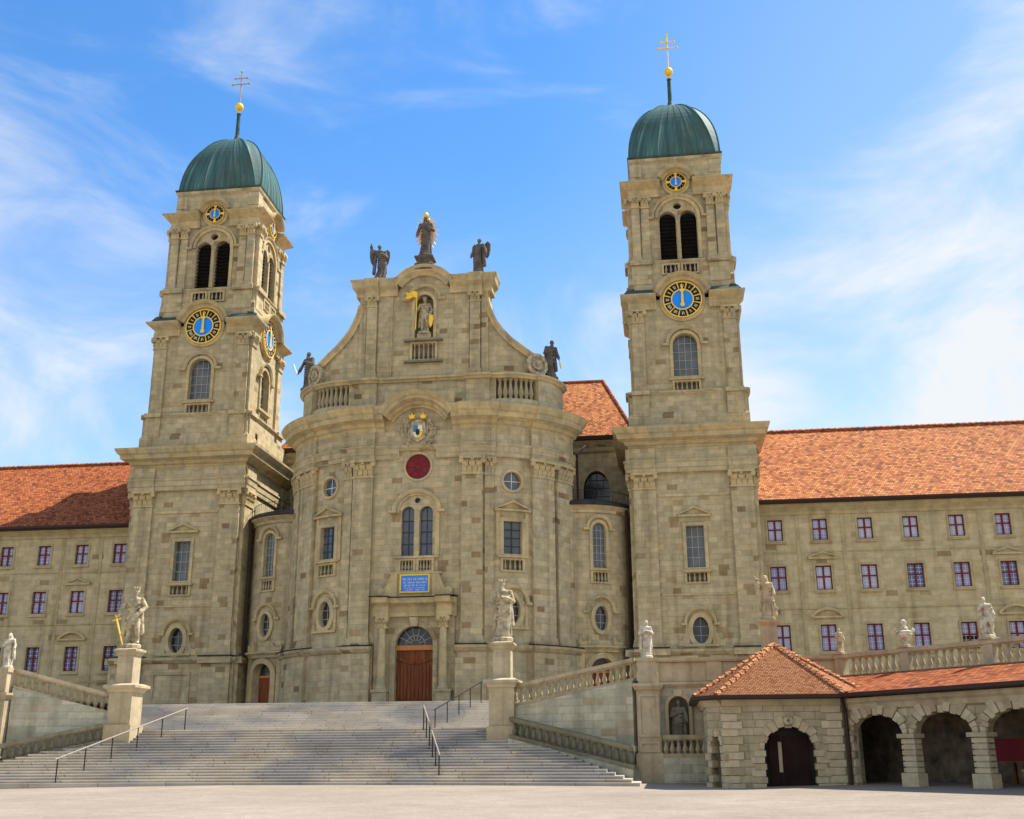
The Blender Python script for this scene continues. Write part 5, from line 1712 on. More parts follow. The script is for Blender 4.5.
# corner pillar with the white woman
def pillar(label, x, y, zb, ztop, hw):
    t = thing('corner_pillar', label, 'pillar', (x, y, zb), 'panelled corner pillars')
    P = [(x-hw, y-hw), (x+hw, y-hw), (x+hw, y+hw), (x-hw, y+hw)]
    F = Flat(x, y-hw)
    b = MB(); b.sweep(P, [(-0.4, zb), (0.08, zb), (0.08, -0.1), (0, -0.04), (0, 2.3), (0.06, 2.34), (0.14, 2.48), (0.14, 2.58), (-0.4, 2.62)], True)
    b.ring(F, [(-0.3, 0.65), (0.3, 0.65), (0.3, 2.08), (-0.3, 2.08)], [(-0.42, 0.55), (0.42, 0.55), (0.42, 2.18), (-0.42, 2.18)], -0.01, 0.05)
    b.ring(F, [(-0.3, 0.06), (0.3, 0.06), (0.3, 0.3), (-0.3, 0.3)], [(-0.4, -0.02), (0.4, -0.02), (0.4, 0.4), (-0.4, 0.4)], -0.01, 0.05)
    b.build('shaft', M['pale'], t)
    h2 = hw*0.8
    P2_ = [(x-h2, y-h2), (x+h2, y-h2), (x+h2, y+h2), (x-h2, y+h2)]
    b = MB(); b.sweep(P2_, [(-0.3, 2.6), (0, 2.6), (0, 3.4), (0.06, 3.46), (0.06, ztop), (-h2*0.99, ztop+0.01)], True)
    b.build('top_block', M['pale'], t)
    return t
pillar('panelled corner pillar under the white statue of a woman', 14.85, -28.75, GB, 3.58, 0.46)
pillar('pillar under the robed saint at the end of the sloping balustrade', -12.95, -28.4, GB, 3.62, 0.38)

# terrace wall with niche between pillar and pavilion
TW = thing('terrace_wall', 'terrace wall with a statue niche between the corner pillar and the pavilion', 'wall', (18, -28.5, GB))
F = Flat(0, -28.6)
nch = ('arch', 16.02, 0.40, 0.20, 1.70, 0.40)
b = MB(); b.wall(F, 15.3, 22.6, GB, 2.5, [(nch, 0.55)]); b.wall(Flat(0, -28.0), 15.3, 22.6, GB, 2.5)
b.build('masonry', M['green_stone'], TW)
b = MB(); b.face(*[b.V(F, u, z, -0.54) for u, z in contour(nch, 0.02)]); b.build('niche_back', M['mossy'], TW)
b = MB(); b.ring(F, contour(nch), contour(nch, 0.14, 0), 0, 0.07); b.slab(F, 15.85, 16.19, 2.11, 2.36, 0, 0.12)
b.build('niche_surround', M['pale'], TW)
b = MB(); b.mould(F, 15.3, 22.6, [(-0.6, 2.46), (0.05, 2.46), (0.14, 2.56), (0.14, 2.66), (-0.6, 2.68)]); b.build('string_course', M['pale'], TW)
b = MB()
b.slab(F, 15.3, 22.6, 2.68, 3.42, -0.5, -0.02)
for u in (17.5, 20.4):
    b.slab(F, u-0.3, u+0.3, 2.685, 3.425, -0.3, 0.06)
b.build('parapet', M['pale'], TW)
b = MB(); b.mould(F, 15.3, 22.6, [(-0.58, 3.43), (0.08, 3.43), (0.12, 3.5), (0.12, 3.6), (-0.58, 3.61)]); b.build('coping', M['pale'], TW)
sloped_balustrade('short level balustrade in front of the niche statue beside the pavilion', (15.35, -29.2), (17.3, -29.2), 0.62, 0.62, 0.86, 'pale', 8, 'balustrades of the terrace')
t = thing('retaining_wall', 'grey base wall under the short balustrade beside the pavilion', 'wall', (16, -29.2, GB))
b = MB(); b.slab(Flat(0, -29.2), 15.35, 17.3, GB, -0.24, -0.6, 0.2); b.build('masonry', M['green_stone'], t)

# ================================================================ pavilion
def voussoirs(b, F, uc, zc, hw, rise, w0, w1, n, d0, d1, jag=0.0, deep=0.4):
    for i in range(n):
        t0, t1 = pi*i/n + 0.012, pi*(i+1)/n - 0.012
        w = (w0 if i % 2 else w1)*(0.38 + 0.75*sin(pi*(i+0.5)/n))
        j = jag if i % 2 else 0
        dd = d1 - (0.03 if i % 2 else 0)
        pts = []
        for k in range(4):
            t = t0 + (t1-t0)*k/3; pts.append((uc + (hw-j)*cos(t), zc + (rise-j)*sin(t)))
        for k in range(4):
            t = t1 - (t1-t0)*k/3; pts.append((uc + (hw+w)*cos(t), zc + (rise+w)*sin(t)))
        b.prism(F, pts, -deep, dd)
def quoins(b, F, u, sg, z0, z1, n, wa, wb, d, deep=0.4):
    h = (z1-z0)/n
    for i in range(n):
        w = wa if i % 2 else wb
        a, c = sorted((u - sg*(0.05 if i % 2 else 0.0), u + sg*w))
        b.slab(F, a, c, z0+h*i+0.012, z0+h*(i+1)-0.012, -deep, d - (0.02 if i % 2 else 0))
PV = thing('pavilion', 'octagonal stone pavilion with a pointed orange tile roof', 'pavilion', (19.3, -31.6, GB))
pts = [(16.95, -28.6), (16.95, -33.35), (17.45, -34.0), (21.45, -34.0), (22.2, -33.35), (22.2, -28.6)]
EV = 1.62
frames = []
for p, q in zip(pts[:-1], pts[1:]): frames.append(line_frame(p, q))
doors = {2: ('arch', 2.22, 0.86, GB-0.1, 0.05, 0.76), 1: ('arch', 0.41, 0.27, GB-0.1, 0.2, 0.34), 0: ('arch', 2.6, 0.6, GB, 0.1, 0.6)}
b = MB()
for i, (F, L) in enumerate(frames):
    b.wall(F, 0, L, GB, EV, [(doors[i], 0.45)] if i in doors else [])
b.build('wall', M['rustic'], PV)
b = MB()
for i, (F, L) in enumerate(frames):
    if i in (1, 2):
        dsh = doors[i]; uc, hw = dsh[1], dsh[2]
        w = 0.34 if i == 2 else 0.16
        voussoirs(b, F, uc, dsh[4], hw, dsh[5], w*0.8, w*0.8+0.06, 11 if i == 2 else 7, -0.01, 0.05, 0.05, 0.3)
        for sg in (-1, 1):
            quoins(b, F, uc+sg*hw, sg, gz(19, -34)-0.1, dsh[4]-0.02, 6, w, w+0.12, 0.05, 0.3)
    if i == 2:
        quoins(b, F, 0, 1, -1.3, 1.5, 11, 0.5, 0.66, 0.058, 0.0)
        quoins(b, F, L, -1, -1.3, 1.5, 11, 0.5, 0.66, 0.058, 0.0)
b.build('rusticated_blocks', M['block'], PV)
F, L = frames[2]
b = MB(); b.arch(F, 2.22, 1.0, 0.1, 0, 2*pi, [(0.05, -0.09), (0.2, -0.05), (0.18, 0.06), (0.05, 0.08)], n=10); b.build('keystone_boss', M['rustic'], PV)
for i in (0, 1, 2):
    F, L = frames[i]
    b = MB(); b.face(*[b.V(F, u, z, -0.44 if i != 2 else -0.43) for u, z in contour(doors[i], 0.02)]); dk = b.build('door', M['dark_inside'], PV)  # near-black sheet painted in for the shade inside each arch
    if i == 2:
        b = MB()
        for u in (1.75, 2.22, 2.69): b.slab(F, u-0.2, u+0.2, -1.25, 0.5, -0.42, -0.38)
        b.build('door_panels', M['dark_brown'] if 'dark_brown' in M else M['red_sash'], dk)  # panel colour darkened to stand for the shaded opening
        b = MB(); b.slab(F, 1.86, 1.98, -0.7, 0.3, -0.37, -0.35); b.build('notice_strip', M['pale'], dk)
b = MB()
for i, (F, L) in enumerate(frames): b.mould(F, -0.02, L+0.02, [(-0.1, EV-0.12), (0.06, EV-0.12), (0.14, EV), (0.22, EV+0.08), (0.22, EV+0.16), (-0.1, EV+0.16)])
b.build('eaves_moulding', M['pale'], PV)
apex = (19.6, -31.6, 3.78)
ev = []
o_ = 0.42
ep = [(16.95-o_, -28.62), (16.95-o_, -33.35-o_*0.45), (17.45-o_*0.45, -34.0-o_), (21.45+o_*0.45, -34.0-o_), (22.2+o_, -33.35-o_*0.45), (22.2+o_, -28.62)]
zE = EV + 0.2
b = MB()
for p, q in zip(ep[:-1], ep[1:]): tri_roof(b, [(p[0], p[1], zE), (q[0], q[1], zE), apex])
tri_roof(b, [(ep[0][0], ep[0][1], zE), apex, (19.6, -28.62, 3.78)])
tri_roof(b, [(ep[-1][0], ep[-1][1], zE), apex, (19.6, -28.62, 3.78)])
rf = b.build('roof', M['new_tile'], PV)
b = MB()
for p in ep[1:5]:
    a = Vector((p[0], p[1], zE+0.02)); c = Vector(apex)
    n = int((c-a).length/0.3)
    for i in range(n):
        q0 = a + (c-a)*i/n; q1 = a + (c-a)*(i+1.12)/n
        b.tube(q0 + Vector((0, 0, 0.02)), q1, 0.11, 6, 0.085)
b.build('hip_tiles', M['new_tile'], rf)
b = MB()
b.sweep(ep, [(-0.25, zE-0.1), (0.02, zE-0.12), (0.1, zE-0.08), (0.1, zE+0.04), (0.02, zE+0.04), (0, zE-0.02), (-0.25, zE-0.04)])
b.build('gutter', M['gutter'], rf)
b = MB(); b.tube((21.5, -34.3, zE-0.1), (21.62, -34.1, 1.3), 0.06, 8); b.tube((21.62, -34.1, 1.3), (21.62, -34.1, -1.3), 0.055, 8); b.build('rain_pipe', M['gutter'], PV)

# ================================================================ arcade
AR = thing('arcade', 'low curved arcade of rusticated arches with a red tile roof', 'arcade', (22, -34, GB))
A0 = (21.9, -34.25); A1 = (25.5, -39.95)
FA2, LA = line_frame(A0, A1)
LL = 21
arcs = [('arch', 1.02 + 2.9*i, 1.2, GB-0.4, 0.50, 0.66) for i in range(7)]
b = MB()
b.wall(FA2, -0.4, LL, GB-0.4, 1.7, [(a, 0.22) for a in arcs])
b.build('wall', M['rustic'], AR)
for i, a in enumerate(arcs):
    b = MB()
    voussoirs(b, FA2, a[1], 0.50, 1.2, 0.66, 0.34, 0.44, 15, -0.01, 0.09, 0.045, 0.14)
    b.build('arch_stones', M['block'], AR)
def pier_blocks(uc):
    b = MB()
    z0 = -1.3
    x = FA2.p(uc, 0, 0)
    zg = gz(x[0], x[1]) - 0.05
    b.slab(FA2, uc-0.36, uc+0.36, zg, zg+0.45, -0.2, 0.2)
    for k in range(6):
        h = (0.36-(zg+0.45))/6
        w = 0.29
        b.slab(FA2, uc-w, uc+w, zg+0.45+h*k+0.02, zg+0.45+h*(k+1)-0.02, -0.17, 0.13)
    b.slab(FA2, uc-0.25, uc+0.25, zg+0.45, 0.36, -0.15, 0.08)
    b.slab(FA2, uc-0.38, uc+0.38, 0.37, 0.5, -0.22, 0.22)
    return b.build('pier', M['block'], AR)
for i in range(6): pier_blocks(2.47 + 2.9*i)
b = MB(); quoins(b, FA2, -0.18, -1, -1.3, 0.5, 7, 0.2, 0.26, 0.08, 0.14); b.build('end_pier', M['block'], AR)
b = MB(); b.mould(FA2, -0.4, LL, [(-0.1, 1.34), (0.08, 1.34), (0.1, 1.5), (0.2, 1.58), (0.2, 1.7), (-0.1, 1.72)]); b.build('eaves_moulding', M['pale'], AR)
b = MB()
e0, e1 = FA2.p(-0.3, 1.82, 0.45), FA2.p(LL, 1.82, 0.45)
BA0, BA1 = (22.3, -28.7), (27.4, -35.3)
FBal, _ = line_frame(BA0, BA1)
t0, t1 = FBal.p(0.2, 2.75, 0.45), FBal.p(19, 2.75, 0.45)
tri_roof(b, [e0, e1, t1, t0])
rf = b.build('roof', M['old_tile'], AR)
b = MB(); b.mould(FA2, -0.25, LL, [(0.2, 1.74), (0.45, 1.72), (0.54, 1.76), (0.54, 1.87), (0.46, 1.87), (0.44, 1.8), (0.2, 1.82)]); b.build('gutter', M['gutter'], rf)
# inside of the arcade
b = MB()
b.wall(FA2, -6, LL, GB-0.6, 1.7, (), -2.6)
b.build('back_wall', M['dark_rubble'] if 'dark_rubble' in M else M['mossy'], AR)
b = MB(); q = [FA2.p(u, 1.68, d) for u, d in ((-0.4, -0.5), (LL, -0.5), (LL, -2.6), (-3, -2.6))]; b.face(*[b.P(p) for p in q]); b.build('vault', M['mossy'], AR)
b = MB(); b.slab(FBal, 0, 19, 1.5, 2.64, -0.3, 0.2); b.build('terrace_edge', M['pale'], AR)
# balustrade on the arcade
Lb = 19.0
tb, Fb, Lq = sloped_balustrade('level balustrade with posts above the arcade roof', BA0, FBal.p(Lb, 0, 0)[:2], 3.6, 3.6, 0.95, 'pale', 58, 'balustrades of the terrace', posts=(0.2, 3.42, 7.0, 10.6, 14.2))
for pp in (0.2, 3.42, 7.0, 10.6):
    b = MB(); b.slab(Fb, pp-0.26, pp+0.26, 3.605, 3.66, -0.26, 0.26); b.build('post_cap', M['pale'], tb)
# red stall under the third arch
ST = thing('market_stall', 'dark red stall with a small wooden table under the third arch', 'stall', FA2.p(5.6, -1.05, -1.0))
b = MB(); b.slab(FA2, 4.5, 6.75, -0.32, 0.32, -1.2, -1.1); b.build('front_panel', M['stall_red'], ST)
b = MB(); b.slab(FA2, 4.5, 4.55, -0.32, 0.32, -2.2, -1.2); b.build('side_panel', M['stall_red'], ST)
b = MB(); b.slab(FA2, 6.7, 6.75, -0.32, 0.32, -2.2, -1.2); b.build('side_panel', M['stall_red'], ST)
b = MB(); b.slab(FA2, 4.5, 6.75, -0.36, -0.325, -2.2, -1.1); b.build('shelf', M['wood'], ST)
for u in (4.55, 6.65):
    for d in (-2.1, -1.2):
        b = MB(); b.slab(FA2, u-0.04, u+0.04, -1.1, -0.36, d-0.04, d+0.04); b.build('leg', M['wood'], ST)
b = MB(); b.slab(FA2, 5.9, 6.6, -0.62, -0.55, -1.6, -0.85); b.build('table_top', M['wood_light'], ST)
for u in (5.96, 6.54):
    b = MB(); b.slab(FA2, u-0.04, u+0.04, -1.1, -0.62, -0.95, -0.88); b.build('table_leg', M['wood_light'], ST)

# ================================================================ statues
def capsule(b, a, c, ra, rb, n=10):
    a, c = Vector(a), Vector(c); ax = c-a
    L = ax.length
    t = ax.normalized() if L > 1e-6 else Vector((0, 0, 1))
    x = t.orthogonal().normalized(); y = t.cross(x)
    rings = []
    for k in range(5):
        q = pi/2*k/4; rings.append((-ra*cos(q), ra*max(0.05, sin(q))))
    for k in range(5):
        q = pi/2*(1-k/4); rings.append((L + rb*cos(q), rb*max(0.05, sin(q))))
    R = [[b.P(a + t*h + (x*cos(2*pi*i/n) + y*sin(2*pi*i/n))*r) for i in range(n)] for h, r in rings]
    for p, q in zip(R[:-1], R[1:]):
        for i in range(n): b.face(p[i], p[(i+1) % n], q[(i+1) % n], q[i])
    b.face(*reversed(R[0])); b.face(*R[-1])
def ball(b, c, r, sx=1, sy=1, sz=1, n=12):
    R = []
    for k in range(9):
        q = -pi/2 + pi*k/8
        rr = max(0.03, cos(q))*r
        R.append([b.P((c[0] + rr*sx*cos(2*pi*i/n), c[1] + rr*sy*sin(2*pi*i/n), c[2] + r*sz*sin(q))) for i in range(n)])
    for p, q in zip(R[:-1], R[1:]):
        for i in range(n): b.face(p[i], p[(i+1) % n], q[(i+1) % n], q[i])
    b.face(*reversed(R[0])); b.face(*R[-1])
def remesh(b, name, mat, parent, off, scale, rz, voxel):
    """join the overlapping volumes into one skin, then link under parent"""
    me = b.mesh(name, None)
    o = bpy.data.objects.new(name, me); COL.objects.link(o)
    md = o.modifiers.new('r', 'REMESH'); md.mode = 'VOXEL'; md.voxel_size = voxel
    ms = o.modifiers.new('s', 'SMOOTH'); ms.factor = 0.5; ms.iterations = 2
    dg = bpy.context.evaluated_depsgraph_get()
    nm = bpy.data.meshes.new_from_object(o.evaluated_get(dg))
    COL.objects.unlink(o); bpy.data.objects.remove(o)
    nm.name = name
    nm.transform(Matrix.Rotation(rz, 4, 'Z') @ Matrix.Scale(scale, 4))
    for p in nm.polygons: p.use_smooth = True
    nm.materials.clear(); nm.materials.append(M[mat])
    c = bpy.data.objects.new(name, nm); COL.objects.link(c)
    c.parent = parent
    c.location = Vector(off) - org(parent)
    return c
def figure(b, pose):
    """unit-height standing figure facing -Y, feet at z=0"""
    R_ = random.Random(pose.get('seed', 1))
    lean = pose.get('lean', 0.0)            # sideways sway of the hips
    ph = R_.random()*6
    # robe with folds
    lv = [(0.00, 0.135), (0.03, 0.145), (0.12, 0.13), (0.25, 0.115), (0.38, 0.112), (0.48, 0.115), (0.56, 0.10), (0.62, 0.09), (0.66, 0.092), (0.74, 0.105), (0.80, 0.105), (0.83, 0.075)]
    if pose.get('legs'):
        lv = [(0.34, 0.12), (0.40, 0.118), (0.48, 0.11), (0.56, 0.095), (0.62, 0.088), (0.66, 0.092), (0.74, 0.108), (0.80, 0.108), (0.83, 0.075)]
        for sg in (-1, 1):
            kx = sg*0.06
            kn = (kx + (0.03 if sg == pose.get('step', 1) else 0), -0.05 if sg == pose.get('step', 1) else 0.0, 0.25)
            ft = (kx*1.25 + (0.03 if sg == pose.get('step', 1) else 0), -0.03 if sg == pose.get('step', 1) else 0.02, 0.03)
            capsule(b, (kx*0.9, 0, 0.44), kn, 0.062, 0.045)
            capsule(b, kn, ft, 0.044, 0.03)
            capsule(b, ft, (ft[0]+sg*0.015, ft[1]-0.06, 0.018), 0.03, 0.022)
    n = 36; Rg = []
    for z, r in lv:
        t = z/0.83
        sx = lean*sin(pi*min(1, t*1.0))*0.5
        amp = 0.20*max(0, 1-t*1.05)
        ring = []
        for i in range(n):
            a = 2*pi*i/n
            f = 1 + amp*(0.6*sin(7*a+ph+z*3) + 0.4*sin(11*a+2*ph-z*5))
            wx = 1.0 if z < 0.7 else 1.18
            ring.append(b.P((sx + r*f*wx*cos(a), r*f*0.72*sin(a), z)))
        Rg.append(ring)
    for p, q in zip(Rg[:-1], Rg[1:]):
        for i in range(n): b.face(p[i], p[(i+1) % n], q[(i+1) % n], q[i])
    b.face(*reversed(Rg[0])); b.face(*Rg[-1])
    # sash / cloak diagonal rolls
    for i in range(5):
        z0 = 0.30 + 0.07*i + R_.random()*0.02
        capsule(b, (-0.11+lean*.3, -0.055, z0), (0.10+lean*.3, -0.06, z0+0.10+0.03*R_.random()), 0.018, 0.022, 8)
    if pose.get('cloak', 1):
        capsule(b, (-0.10, 0.05, 0.80), (-0.15, 0.06, 0.18), 0.045, 0.05); capsule(b, (0.10, 0.05, 0.80), (0.15, 0.05, 0.22), 0.045, 0.055)
        capsule(b, (0.0, 0.07, 0.82), (0.02, 0.09, 0.1), 0.05, 0.08)
    # neck, head
    tilt = pose.get('tilt', 0.0)
    hx = tilt*0.06
    capsule(b, (0, 0, 0.80), (hx*0.6, -0.005, 0.88), 0.036, 0.032)
    hc = (hx, -0.012, 0.928)
    ball(b, hc, 0.056, 0.86, 1.0, 1.18)
    ball(b, (hc[0], hc[1]-0.056, hc[2]-0.005), 0.012, 0.8, 1, 1.5, 8)      # nose
    for sg in (-1, 1):
        ball(b, (hc[0]+sg*0.02, hc[1]-0.046, hc[2]+0.018), 0.012, 1.2, 0.7, 0.6, 8)   # brow
        ball(b, (hc[0]+sg*0.05, hc[1]+0.002, hc[2]-0.002), 0.013, 0.6, 1, 1.4, 8)     # ear
    ball(b, (hc[0], hc[1]+0.018, hc[2]+0.02), 0.058, 0.95, 0.95, 1.05)       # hair
    if pose.get('beard'): capsule(b, (hc[0], hc[1]-0.035, hc[2]-0.045), (hc[0], hc[1]-0.05, hc[2]-0.10), 0.03, 0.02)
    if pose.get('veil'):
        capsule(b, (hc[0], hc[1]+0.02, hc[2]+0.03), (0.0, 0.06, 0.74), 0.06, 0.09)
    if pose.get('crown'):
        for i in range(8):
            a = 2*pi*i/8
            capsule(b, (hc[0]+0.05*cos(a), hc[1]+0.05*sin(a), hc[2]+0.045), (hc[0]+0.062*cos(a), hc[1]+0.062*sin(a), hc[2]+0.095), 0.014, 0.009, 6)
        ball(b, (hc[0], hc[1], hc[2]+0.055), 0.05, 1, 1, 0.7)
    # arms: shoulder -> elbow -> hand
    for sg, key in ((-1, 'ra'), (1, 'la')):
        sh = (sg*0.125, 0, 0.785)
        el, hd = pose[key]
        ball(b, sh, 0.052)
        capsule(b, sh, el, 0.046, 0.038); capsule(b, el, hd, 0.038, 0.024)
        v = (Vector(hd)-Vector(el)).normalized()
        palm = Vector(hd) + v*0.03
        ball(b, palm, 0.022, 1, 0.8, 1.2, 8)
        side = v.orthogonal().normalized()
        for k in range(4):
            o = side*(0.013*(k-1.5)); capsule(b, palm+o, palm+o+v*(0.034+0.004*(k in (1, 2))), 0.0075, 0.006, 6)
        capsule(b, palm, palm + side*0.03 + v*0.012, 0.008, 0.007, 6)
        if pose.get('sleeve', 1): capsule(b, el, Vector(hd)-v*0.03, 0.042, 0.045, 8)
def statue(label, cat, loc, h, pose, mat, rz=0.0, group=None, plinth=0.07, extra=None, voxel=0.0085):
    t = thing('statue', label, cat, loc, group)
    b = MB(); figure(b, pose)
    remesh(b, 'body', mat, t, (loc[0], loc[1], loc[2]+plinth*h), h*(1-plinth), rz, voxel)
    b = MB()
    b.lathe([(0.165*h, 0), (0.17*h, plinth*h*0.75), (0.15*h, plinth*h)], loc, 12, 1, 0.85)
    b.build('plinth', M[mat], t)
    if extra: extra(t, Matrix.Translation(Vector(loc) + Vector((0, 0, plinth*h))) @ Matrix.Rotation(rz, 4, 'Z') @ Matrix.Scale(h*(1-plinth), 4))
    return t
def xtube(name, mat, t, Mx, a, c, r, n=6, r1=None):
    b = MB(); sc = Mx.to_scale().x
    b.tube(Mx @ Vector(a), Mx @ Vector(c), r*sc, n, None if r1 is None else r1*sc)
    return b.build(name, M[mat], t)
def sword(t, Mx):
    b = MB(); sc = Mx.to_scale().x
    a, c = Vector((-0.27, -0.10, 0.42)), Vector((-0.13, -0.15, -0.02))
    b.tube(Mx @ a, Mx @ c, 0.020*sc, 6, 0.009*sc)
    d = (c-a).normalized(); p = a + d*0.0
    b.tube(Mx @ (p + Vector((-0.07, 0, -0.02))), Mx @ (p + Vector((0.07, 0, 0.02))), 0.012*sc, 6)
    b.tube(Mx @ a, Mx @ (a - d*0.09), 0.015*sc, 6)
    b.build('sword', M['gold_paint'], t)
def wings_(t, Mx):
    for sg in (-1, 1):
        b = MB()
        out = [(0.05, 0.72), (0.12, 0.86), (0.2, 0.93), (0.27, 0.86), (0.27, 0.70), (0.24, 0.55), (0.18, 0.44), (0.12, 0.52)]
        v0 = [b.P(Mx @ Vector((sg*u, 0.09+0.1*u, z))) for u, z in out]; v1 = [b.P(Mx @ Vector((sg*u, 0.14+0.1*u, z))) for u, z in out]
        n = len(out); b.face(*v0); b.face(*reversed(v1))
        for i in range(n): b.face(v0[i], v0[(i+1) % n], v1[(i+1) % n], v1[i])
        b.build('wing', M['dark_statue'], t)
def halo(t, Mx):
    b = MB(); sc = Mx.to_scale().x
    c = Vector((0, 0.12, 0.62))
    for i in range(44):
        a = 2*pi*i/44
        r0, r1 = 0.12, (0.34 if i % 2 else 0.28)
        b.tube(Mx @ (c + Vector((r0*cos(a)*.8, 0, r0*1.4*sin(a)))), Mx @ (c + Vector((r1*cos(a)*.85, 0, r1*1.35*sin(a)))), 0.018*sc, 5, 0.012*sc)
    b.build('halo', M['gold_paint'], t)
    b = MB(); ball(b, Mx @ Vector((0, -0.01, 1.03)), 0.066*sc, 1, 1, 1.1); b.build('crown', M['gold'], t)
    b = MB()
    capsule(b, Mx @ Vector((0.1, -0.09, 0.62)), Mx @ Vector((0.09, -0.10, 0.74)), 0.045*sc, 0.04*sc); ball(b, Mx @ Vector((0.09, -0.11, 0.80)), 0.036*sc); capsule(b, Mx @ Vector((0.09, -0.11, 0.72)), Mx @ Vector((0.15, -0.15, 0.72)), 0.016*sc, 0.012*sc)
    b.build('child_figure', M['dark_statue'], t)
    b = MB(); ball(b, Mx @ Vector((0.09, -0.11, 0.862)), 0.034*sc); b.build('child_crown', M['gold'], t)
def banner(t, Mx):
    xtube('banner_pole', 'gold', t, Mx, (-0.20, -0.22, 0.0), (-0.18, -0.22, 1.10), 0.016)
    b = MB()
    out = [(-0.18, 1.10), (-0.28, 1.13), (-0.39, 1.08), (-0.50, 1.10), (-0.45, 1.01), (-0.50, 0.90), (-0.39, 0.90), (-0.28, 0.95), (-0.18, 0.92)]
    v0 = [b.P(Mx @ Vector((u, -0.23+0.02*sin(u*30), z))) for u, z in out]; v1 = [b.P(Mx @ Vector((u, -0.20+0.02*sin(u*30), z))) for u, z in out]
    n = len(out); b.face(*v0); b.face(*reversed(v1))
    for i in range(n): b.face(v0[i], v0[(i+1) % n], v1[(i+1) % n], v1[i])
    b.build('banner', M['gold'], t)
    b = MB()
    out = [(0.12, 0.42), (0.22, 0.42), (0.24, 0.3), (0.2, 0.12), (0.15, 0.06), (0.11, 0.2)]
    v0 = [b.P(Mx @ Vector((u+0.04, -0.19, z))) for u, z in out]; v1 = [b.P(Mx @ Vector((u+0.04, -0.15, z))) for u, z in out]
    n = len(out); b.face(*v0); b.face(*reversed(v1))
    for i in range(n): b.face(v0[i], v0[(i+1) % n], v1[(i+1) % n], v1[i])
    b.build('shield', M['gold'], t)
DOWN = lambda sg: ((sg*0.18, 0.0, 0.63), (sg*0.19, -0.06, 0.50))
CHEST = lambda sg: ((sg*0.19, -0.03, 0.62), (sg*0.05, -0.13, 0.68))
UPS = lambda sg: ((sg*0.22, -0.02, 0.74), (sg*0.24, -0.06, 0.93))
OUT = lambda sg: ((sg*0.21, -0.02, 0.64), (sg*0.26, -0.08, 0.47))
g_ = 'stone saints and kings'
statue('robed stone king with crown, one arm folded on his chest', 'statue', (8.72, -26.6, 4.55), 2.62, dict(ra=((-0.2, 0, 0.62), (-0.2, -0.11, 0.56)), la=CHEST(1), crown=1, beard=1, lean=0.06, seed=3, tilt=-0.3), 'statue', 0.0, g_)
statue('crowned stone king striding with a golden sword held point down', 'statue', (-8.15, -26.6, 4.55), 2.7, dict(ra=OUT(-1), la=((0.2, 0.0, 0.66), (0.10, -0.08, 0.55)), crown=1, beard=1, legs=1, lean=-0.04, seed=5, tilt=0.3, step=1), 'statue', 0.35, g_, extra=sword)
statue('white stone woman with folded hands on the panelled corner pillar', 'statue', (14.85, -28.75, 3.59), 1.5, dict(ra=CHEST(-1), la=CHEST(1), veil=1, lean=0.08, seed=8, tilt=0.4), 'white_statue', 0.2, g_)
statue('robed stone saint standing before the monastery wing with the shaded roof', 'statue', (-12.87, -28.4, 3.63), 1.5, dict(ra=CHEST(-1), la=DOWN(1), veil=1, lean=-0.08, seed=9, tilt=-0.4), 'white_statue', 0.0, g_)
# group above the pavilion
t = thing('statue_pedestal', 'short square pedestal rising behind the pavilion roof', 'pedestal', (19.72, -28.85, 3.6), 'statue pedestals')
b = MB(); h = 0.3
b.sweep([(19.72-h, -28.85-h), (19.72+h, -28.85-h), (19.72+h, -28.85+h), (19.72-h, -28.85+h)], [(-0.28, 3.6), (0.08, 3.6), (0.08, 3.8), (0, 3.88), (0, 4.74), (0.06, 4.8), (0.14, 4.88), (0.14, 4.98), (-0.29, 5.02)], True)
b.build('die', M['pale'], t)
def child_beside(t, Mx):
    b = MB(); sc = Mx.to_scale().x
    capsule(b, Mx @ Vector((0.2, -0.1, 0.03)), Mx @ Vector((0.17, -0.08, 0.26)), 0.06*sc, 0.05*sc); ball(b, Mx @ Vector((0.17, -0.09, 0.34)), 0.04*sc); capsule(b, Mx @ Vector((0.2, -0.09, 0.24)), Mx @ Vector((0.27, -0.12, 0.15)), 0.02*sc, 0.015*sc)
    capsule(b, Mx @ Vector((-0.17, -0.07, 0.72)), Mx @ Vector((-0.19, -0.09, 0.82)), 0.05*sc, 0.05*sc); ball(b, Mx @ Vector((-0.19, -0.1, 0.9)), 0.04*sc)
    b.build('children', M['ochre_statue'], t)
statue('ochre stone mother with children standing behind the pavilion roof', 'statue', (19.72, -28.85, 5.01), 1.75, dict(ra=UPS(-1), la=DOWN(1), veil=1, lean=0.05, seed=12), 'ochre_statue', -0.2, g_, extra=child_beside)
# balustrade ornaments
p = Fb.p(0.2, 3.66)
statue('small stone child on the balustrade post next to the pavilion roof', 'statue', (p[0], p[1], 3.66), 0.95, dict(ra=CHEST(-1), la=DOWN(1), seed=21, lean=0.03), 'statue', 0.3, g_)
p = Fb.p(7.0, 3.66)
statue('slim pale stone figure in swaying pose on the arcade balustrade', 'statue', (p[0], p[1], 3.66), 1.38, dict(ra=((-0.19, -0.02, 0.66), (-0.10, -0.1, 0.78)), la=DOWN(1), legs=1, cloak=1, lean=0.16, seed=23, tilt=-0.5), 'white_statue', 0.1, g_)
p = Fb.p(10.6, 3.66)
statue('pale robed figure on the farthest post of the arcade balustrade', 'statue', (p[0], p[1], 3.66), 1.4, dict(ra=CHEST(-1), la=DOWN(1), lean=0.1, seed=25), 'white_statue', 0.0, g_)
p = Fb.p(3.42, 3.66)
t = thing('urn', 'stone urn with flame finial on the balustrade above the arcade', 'urn', (p[0], p[1], 3.66))
